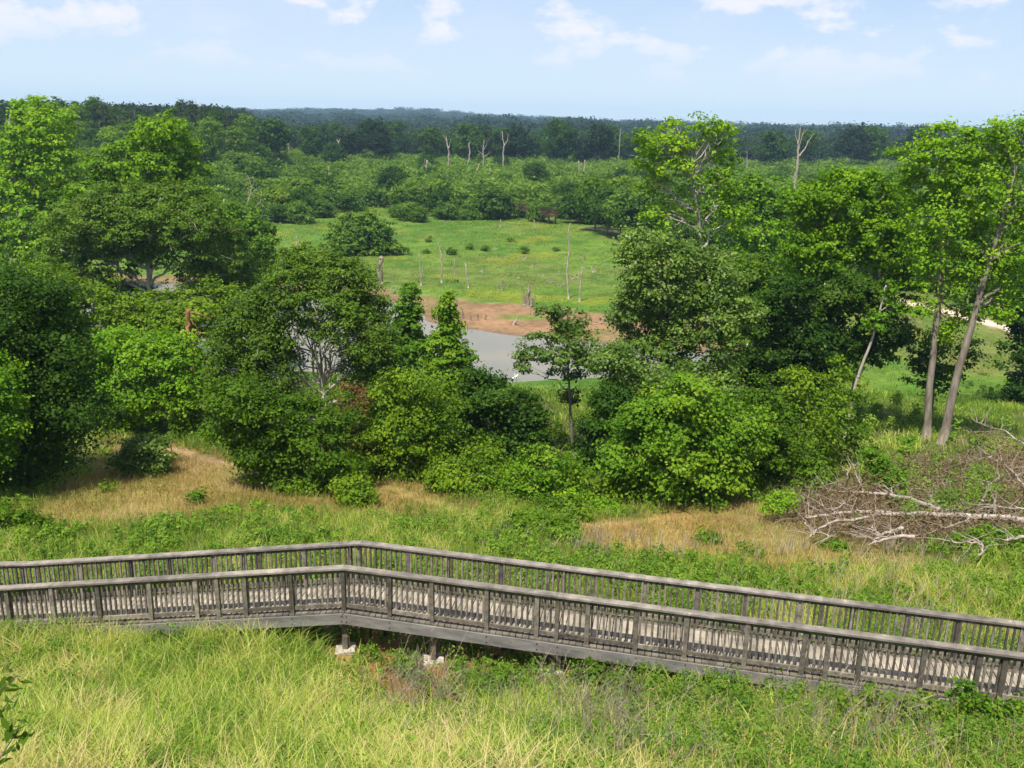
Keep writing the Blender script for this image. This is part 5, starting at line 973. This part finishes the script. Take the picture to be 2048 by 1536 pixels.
# ------------------------------------------------------------------ far footbridge
a0 = hit(1008, 432); Dn = a0[1]; pA = at(1006, 417, Dn); pB = at(1066, 421, Dn - 6); pC = at(1108, 432, Dn - 14)
fb = tag(bpy.data.objects.new('footbridge', None), 'dark brown wooden footbridge crossing at the back of the meadow', 'footbridge'); C.objects.link(fb); FB2 = np.array([pA[0], pA[1], zgs(pA[0], pA[1])]); fb.location = FB2
for seg, (u, v) in enumerate(((pA, pB), (pB, pC))):
    d = unit(v - u); nrm = np.array([-d[1], d[0], 0]); nrm /= np.linalg.norm(nrm); L = np.linalg.norm(v - u)
    mb = MB(); mb.box(u - FB2, v - FB2, 2.0, .22); link('deck', mb.mesh('deck', [BRIDGE]), fb)
    for s_ in (-1, 1):
        o_ = nrm * s_ * .95
        mb = MB(); mb.box(u + o_ + UPZ * 1.15 - FB2, v + o_ + UPZ * 1.15 - FB2, .16, .07); mb.box(u + o_ + UPZ * .25 - FB2, v + o_ + UPZ * .25 - FB2, .05, .1)
        for q in np.arange(0, L, .22): mb.box(u + o_ + d * q + UPZ * .15 - FB2, u + o_ + d * q + UPZ * 1.12 - FB2, .06, .06, up=(1, 0, 0))
        link('railing', mb.mesh('railing', [BRIDGE]), fb)
    for q in np.arange(.3, L, 2.6):
        for s_ in (-1, 1):
            c = u + nrm * s_ * .8 + d * q; mb = MB(); mb.box([c[0] - FB2[0], c[1] - FB2[1], zgs(c[0], c[1]) - .2 - FB2[2]], c - FB2 + UPZ * 1.1, .22, .22, up=(1, 0, 0)); link('post', mb.mesh('post', [BRIDGE]), fb)

# ------------------------------------------------------------------ meadow shrubs
SH = [proto_tree(500 + i, 4.0, 3.0, .34, 'thicket', lumps=13, cover=.85, shape='dome', name='shrub', lpc=22) for i in range(4)]
rng = np.random.default_rng(404)
def place(me, name, x, y, s, sz, label, cat, group, z=None):
    o = bpy.data.objects.new(name, me); C.objects.link(o); o.location = (x, y, zgs(x, y) if z is None else z); o.scale = (s, s, sz); o.rotation_euler = (0, 0, rng.random() * 6.283)
    return tag(o, label, cat, group)
T('willow_shrub', 'large domed shrub standing alone in the middle left of the meadow', None, [(722, 508), (722, 480)], [(728, 440, 24, 16), (700, 455, 26, 20), (745, 462, 30, 22), (720, 475, 40, 24), (688, 485, 24, 18), (760, 490, 26, 16), (720, 497, 50, 12), (785, 497, 20, 8)], mat='thicket', tw=5, leafpx=2.6, cat='shrub', limbs=2, trunk_part='stem', hole=.1)
for a, b, r, lb in ((940, 499, 9, 'small round bush on the meadow, left of a near twin'), (972, 503, 10, 'small round bush on the meadow between two others'), (1022, 484, 8, 'small bush on the meadow, farthest back of the five little ones'), (1047, 507, 11, 'darkest little bush, nearest to the middle of the meadow'), (1113, 503, 7, 'tiniest bush, far right on the meadow'), (903, 510, 12, 'spreading little bush right of the white Y tree'), (851, 507, 8, 'little bush just left of the white Y tree'), (858, 484, 8, 'faint little bush high on the left of the meadow'), (912, 565, 5, 'tiny leafy sprout beside the white Y tree')):
    T('shrub', lb, None, [(a, b), (a, b - 3)], [(a, b - r * .6, r * .62, r * .5)], mat='thicket', tw=1.5, leafpx=1.4, cat='shrub', limbs=2, trunk_part='stem', hole=.1, rc=.2)
for a, b, s, lb in ((597, 447, 1.0, 'rounded bush at the left back corner of the meadow'), (640, 436, .9, 'bush in the row at the back of the meadow, right of the corner one'), (815, 441, 1.15, 'broad bush at the back of the meadow behind the domed shrub'), (795, 436, .7, 'small bush leaning on the broad one behind the domed shrub'), (838, 446, .7, 'small bush right of the broad one at the back of the meadow'), (897, 440, .95, 'bush at the middle of the back row of the meadow'), (945, 438, 1.0, 'bush touching the big rounded one before the footbridge'), (978, 438, 1.7, 'biggest rounded bush of the back row, left of the footbridge'), (930, 441, .6, 'smallest bush of the back row, between two larger ones'), (1050, 434, .75, 'small bush standing in front of the footbridge'), (1080, 444, .95, 'rounded bush hiding the right end of the footbridge')):
    p = hit(a, b); place(SH[rng.integers(4)], 'shrub', p[0], p[1] + 1, s, s * rng.uniform(.9, 1.1), lb, 'shrub', 'bushes along the back of the meadow')

# ------------------------------------------------------------------ thicket, tree lines, hill wood
def jgrid(x0, x1, y0, y1, sp):
    gx_, gy_ = np.meshgrid(np.arange(x0, x1, sp), np.arange(y0, y1, sp)); return gx_.ravel() + rng.uniform(-.42, .42, gx_.size) * sp, gy_.ravel() + rng.uniform(-.42, .42, gx_.size) * sp
def select(x, y, polys, extra=None):
    z = zg(x, y); a, b, c = proj(np.stack([x, y, z], -1)); m = np.zeros(len(x), bool)
    for p_ in polys: m |= inpoly(a, b, p_)
    if extra is not None: m &= extra
    return x[m], y[m], z[m], a[m], b[m]
# thicket: between the meadow and the tall dark trees
THK = [[(430, 470), (540, 455), (600, 440), (760, 415), (880, 432), (1000, 425), (1120, 436), (1200, 462), (1330, 470), (1420, 480), (1500, 500), (1640, 545), (1800, 590), (2120, 660), (2120, 330), (1300, 338), (560, 318), (380, 350), (200, 520), (150, 535)]]
x, y = jgrid(-150, 260, 95, 520, 5.4); x, y, z, a, b = select(x, y, THK, pdist(x, y, ROADP, False) > 4)
ncl = fbm(x / 25, y / 25, 91); k = rng.random(len(x)) < .95; x, y, z, a, b, ncl = x[k], y[k], z[k], a[k], b[k], ncl[k]
order = np.argsort(y); ni = 285
LT = [proto_tree(540 + i, 5.0, 3.4, .42, ('thicket', 'olive', 'green', 'thicket', 'dark', 'thicket')[i], lumps=(10, 7, 12, 9, 11, 6)[i], cover=.8, shape='dome', name='thicket_shrub', lpc=18) for i in range(6)]
low = [arrays(proto_tree(560 + i, 5.0, 3.4, .62, 'thicket', lumps=9, cover=.5, shape='dome', name='thicket_low', lpc=9)) for i in range(3)]
for q, i in enumerate(order[:ni]):
    s = rng.uniform(.7, 1.35) * (.65 + .8 * ncl[i]); place(LT[rng.integers(6)], 'thicket_shrub', x[i], y[i], s, s * rng.uniform(.8, 1.25), 'rounded green willow bush in the thicket behind the meadow', 'shrub', 'willow bushes of the thicket')
items = [(x[i], y[i], z[i], (.65 + .8 * ncl[i]) * rng.uniform(.8, 1.3), rng.uniform(.7, 1.35)) for i in order[ni:]]
print('thicket', len(order), 'rest', len(items))
tag(link('thicket', merged('thicket', low, items, LM['thicket'], rng)), 'far part of the even green willow thicket below the dark tree line', 'thicket', kind='stuff')
# dark tall tree line
FT = [proto_tree(600 + i, 16.0, rx, .62, mt, lumps=20, cover=.72, shape='round', name='forest_tree', lpc=18) for i, (mt, rx) in enumerate((('dark', 5.2), ('far', 4.6), ('dark', 4.2), ('far', 5.6)))]
HT = [proto_tree(620 + i, 17.0, rx, .55, mt, lumps=20, cover=.72, shape='round', name='forest_tree', lpc=18) for i, (mt, rx) in enumerate((('green', 5.0), ('dark', 4.6), ('green', 4.2), ('olive', 4.6)))]
PN = [proto_tree(640 + i, 22.0, 3.6, .5, 'pine', lumps=14, cover=.8, shape='pine', bark=PALEBARK, name='pine_tree', lpc=20) for i in range(3)]
MIDT = [proto_tree(660 + i, 9.0, 4.0, .45, mt, lumps=16, cover=.75, shape='round', name='forest_tree', lpc=18) for i, mt in enumerate(('green', 'dark', 'thicket'))]
LINE = [[(560, 322), (900, 338), (1250, 345), (1470, 340), (2120, 345), (2120, 285), (1100, 268), (540, 255)]]
x, y = jgrid(-180, 420, 330, 700, 8.5); x, y, z, a, b = select(x, y, LINE); order = np.argsort(y)
print('line', len(x))
for q, i in enumerate(order[:75]):
    s = rng.uniform(.5, 1.12) * (.7 + .5 * float(fbm(np.array([x[i] / 22]), np.array([y[i] / 22]), 95)[0])) * 1.02; place(FT[rng.integers(4)], 'forest_tree', x[i], y[i], s, s * rng.uniform(.9, 1.1), 'tall dark green tree in the tree line beyond the thicket', 'tree', 'dark trees of the far tree line')
lowT = [arrays(proto_tree(680 + i, 15.0, 5.2, 1.0, 'far', lumps=12, cover=.55, shape='round', name='low', lpc=9)) for i in range(4)]
items = [(x[i], y[i], z[i], rng.uniform(.8, 1.2), rng.uniform(.65, .95)) for i in order[75:]]
tag(link('far_forest', merged('far_forest', lowT, items, LM['far'], rng)), 'dark forest stretching away behind the far tree line', 'forest', kind='stuff')
for px_, D_, top in ((548, 300, 240), (625, 345, 254), (750, 350, 243), (770, 362, 250), (935, 365, 248), (1005, 380, 256), (1035, 372, 252), (1122, 372, 246), (1190, 375, 246), (1215, 392, 252), (1290, 400, 262), (1540, 380, 262), (1610, 400, 262), (1700, 395, 256), (1735, 400, 252), (1820, 405, 256), (860, 372, 256), (690, 352, 258)):
    g_ = at(px_, 330, D_); gz = zgs(g_[0], D_); s = (at(px_, top, D_)[2] - gz) / 15.2; place(FT[rng.integers(4)], 'forest_tree', g_[0], D_, s * rng.uniform(.9, 1.2), s, 'large round topped dark tree standing above the far tree line', 'tree', 'tallest trees of the far tree line')
# transition trees in front of the line and right of the meadow
SPOT = [(622, 318, 1.0), (670, 350, 1.15), (700, 340, .8), (560, 335, 1.1), (590, 350, .9), (510, 350, 1.0), (470, 360, .9), (748, 330, 1.0), (1120, 420, .7), (1160, 440, .75), (1190, 462, 1.05), (1215, 470, .9), (1240, 478, .8), (1260, 480, 1.1), (1140, 435, .8), (1280, 482, .9), (1230, 455, 1.0), (1320, 490, .9), (1175, 425, .8), (1095, 410, .7), (860, 375, .7), (960, 360, .6), (1010, 395, .7), (930, 335, .8)]
for a_, b_, s in SPOT:
    p = hit(a_, b_); place(MIDT[rng.integers(3)], 'forest_tree', p[0], p[1], s, s * rng.uniform(.9, 1.1), 'mid sized green tree rising among the willow bushes behind the meadow', 'tree', 'mid sized trees among the thicket')
xm, ym = jgrid(-110, 190, 185, 345, 17.0); xm, ym, zm, am, bm = select(xm, ym, THK, pdist(xm, ym, ROADP, False) > 5); km_ = rng.random(len(xm)) < .42 + .35 * (am < 700) + .25 * (am > 1250)
for xx_, yy_ in zip(xm[km_], ym[km_]):
    s = rng.uniform(.55, .95); place(MIDT[rng.integers(3)], 'forest_tree', xx_, yy_, s, s * rng.uniform(.85, 1.1), 'mid sized green tree rising among the willow bushes behind the meadow', 'tree', 'mid sized trees among the thicket')
# left hill wood
x, y = jgrid(-330, -20, 150, 620, 9.0)
HP = [[(-60, 470), (150, 480), (300, 420), (420, 372), (520, 330), (560, 300), (540, 250), (480, 235), (-60, 180)]]
x, y, z, a, b = select(x, y, HP); order = np.argsort(y); print('hill', len(x))
for q, i in enumerate(order[:120]):
    if y[i] > 260 and rng.random() < .3: me, nm, lb, gp, s = PN[rng.integers(3)], 'pine_tree', 'tall pine tree in the wood on the left hill', 'pines on the left hill', rng.uniform(.55, .8)
    else: me, nm, lb, gp, s = HT[rng.integers(4)], 'forest_tree', 'broad green tree in the wood on the left hill', 'broadleaf trees on the left hill', rng.uniform(.62, 1.0) * np.interp(y[i], [150, 330], [.72, 1.0])
    place(me, nm, x[i], y[i], s, s * rng.uniform(.85, 1.1), lb, 'tree', gp)
items = [(x[i], y[i], z[i], rng.uniform(.8, 1.2), rng.uniform(.75, 1.0)) for i in order[120:]]
if items: tag(link('hill_wood', merged('hill_wood', lowT, items, LM['far'], rng)), 'wood covering the back of the left hill', 'forest', kind='stuff')
for a_, D_, top, lb in ((422, 300, 208, 'left one of the three tall pines on the skyline'), (447, 290, 214, 'middle one of the three tall pines on the skyline, with the palest trunk'), (470, 295, 204, 'right one of the three tall pines on the skyline'), (380, 310, 200, 'pine crown standing higher than its neighbours on the left skyline'), (200, 300, 190, 'tall pine crown on the skyline above the lime tree'), (90, 290, 187, 'tall pine crown on the skyline near the left edge'), (130, 300, 192, 'broad pine crown on the skyline, second from the left')):
    g_ = at(a_, 300, D_); gz = zgs(g_[0], D_); tz = at(a_, top, D_)[2]; s = (tz - gz) / 21.5; place(PN[rng.integers(3)], 'pine_tree', g_[0], D_, max(s * .9, .6), s, lb, 'pine tree', 'pines on the skyline of the left hill')
# far plain and ridge, hazy
n = 5200; yy = 700 * (3900 / 700) ** (rng.random(n) ** .8); xx = rng.uniform(-.62, .62, n) * yy; zz = zg(xx, yy); a, b, c = proj(np.stack([xx, yy, zz + 10], -1)); k = (a > -60) & (a < 2110) & (b < 420); xx, yy, zz = xx[k], yy[k], zz[k]
lowR = [arrays(proto_tree(700 + i, 14.0, 8.0, 3.0, 'far', lumps=7, cover=.55, shape='round', name='low', lpc=6)) for i in range(4)]
hv = fbm(xx / 160, yy / 160, 97); items = [(xx[i], yy[i], zz[i], rng.uniform(.8, 1.4) * (1 + .25 * (yy[i] > 1800)), rng.uniform(.45, 1.0) * (.3 + 1.5 * hv[i])) for i in range(len(xx))]
tag(link('distant_woodland', merged('distant_woodland', lowR, items, LM['ridge'], rng)), 'hazy blue green woodland covering the plain and ridge on the horizon', 'forest', kind='stuff')
# far water tower and mast on the right horizon
for a_, h_, lb in ((1468, 26, 'tiny white tower on the hazy horizon right of the white limbed tree'),):
    D_ = 2600.; g_ = at(a_, 250, D_); z0 = zgs(g_[0], D_); tz = at(a_, 243, D_)[2]; mb = MB(); mb.tube([(0, 0, 0), (0, 0, tz - z0 - 5), (0, 0, tz - z0 - 4), (0, 0, tz - z0)], [1.4, 1.2, 3.2, 2.6], 8)
    tag(link('water_tower', mb.mesh('water_tower', [CONC], True), None, (g_[0], D_, z0)), lb, 'tower')
# air
hm = bpy.data.materials.new('hazy_air'); hm.use_nodes = True; t = hm.node_tree; t.nodes.clear(); o = t.nodes.new('ShaderNodeOutputMaterial')
v = t.nodes.new('ShaderNodeVolumePrincipled'); v.inputs['Color'].default_value = (.50, .75, 1.0, 1); v.inputs['Density'].default_value = 1.75e-4; v.inputs['Anisotropy'].default_value = 0.0
t.links.new(v.outputs[0], o.inputs['Volume'])
x0, x1, y0, y1, z0, z1 = -3200, 3200, -70, 4300, -3, 75
hzm = mesh_np('haze', [(x0, y0, z0), (x1, y0, z0), (x1, y1, z0), (x0, y1, z0), (x0, y0, z1), (x1, y0, z1), (x1, y1, z1), (x0, y1, z1)], [[3, 2, 1, 0], [4, 5, 6, 7], [0, 1, 5, 4], [1, 2, 6, 5], [2, 3, 7, 6], [3, 0, 4, 7]], [hm])
tag(link('haze', hzm), 'pale blue summer haze in the air over the whole valley', 'haze', kind='stuff')
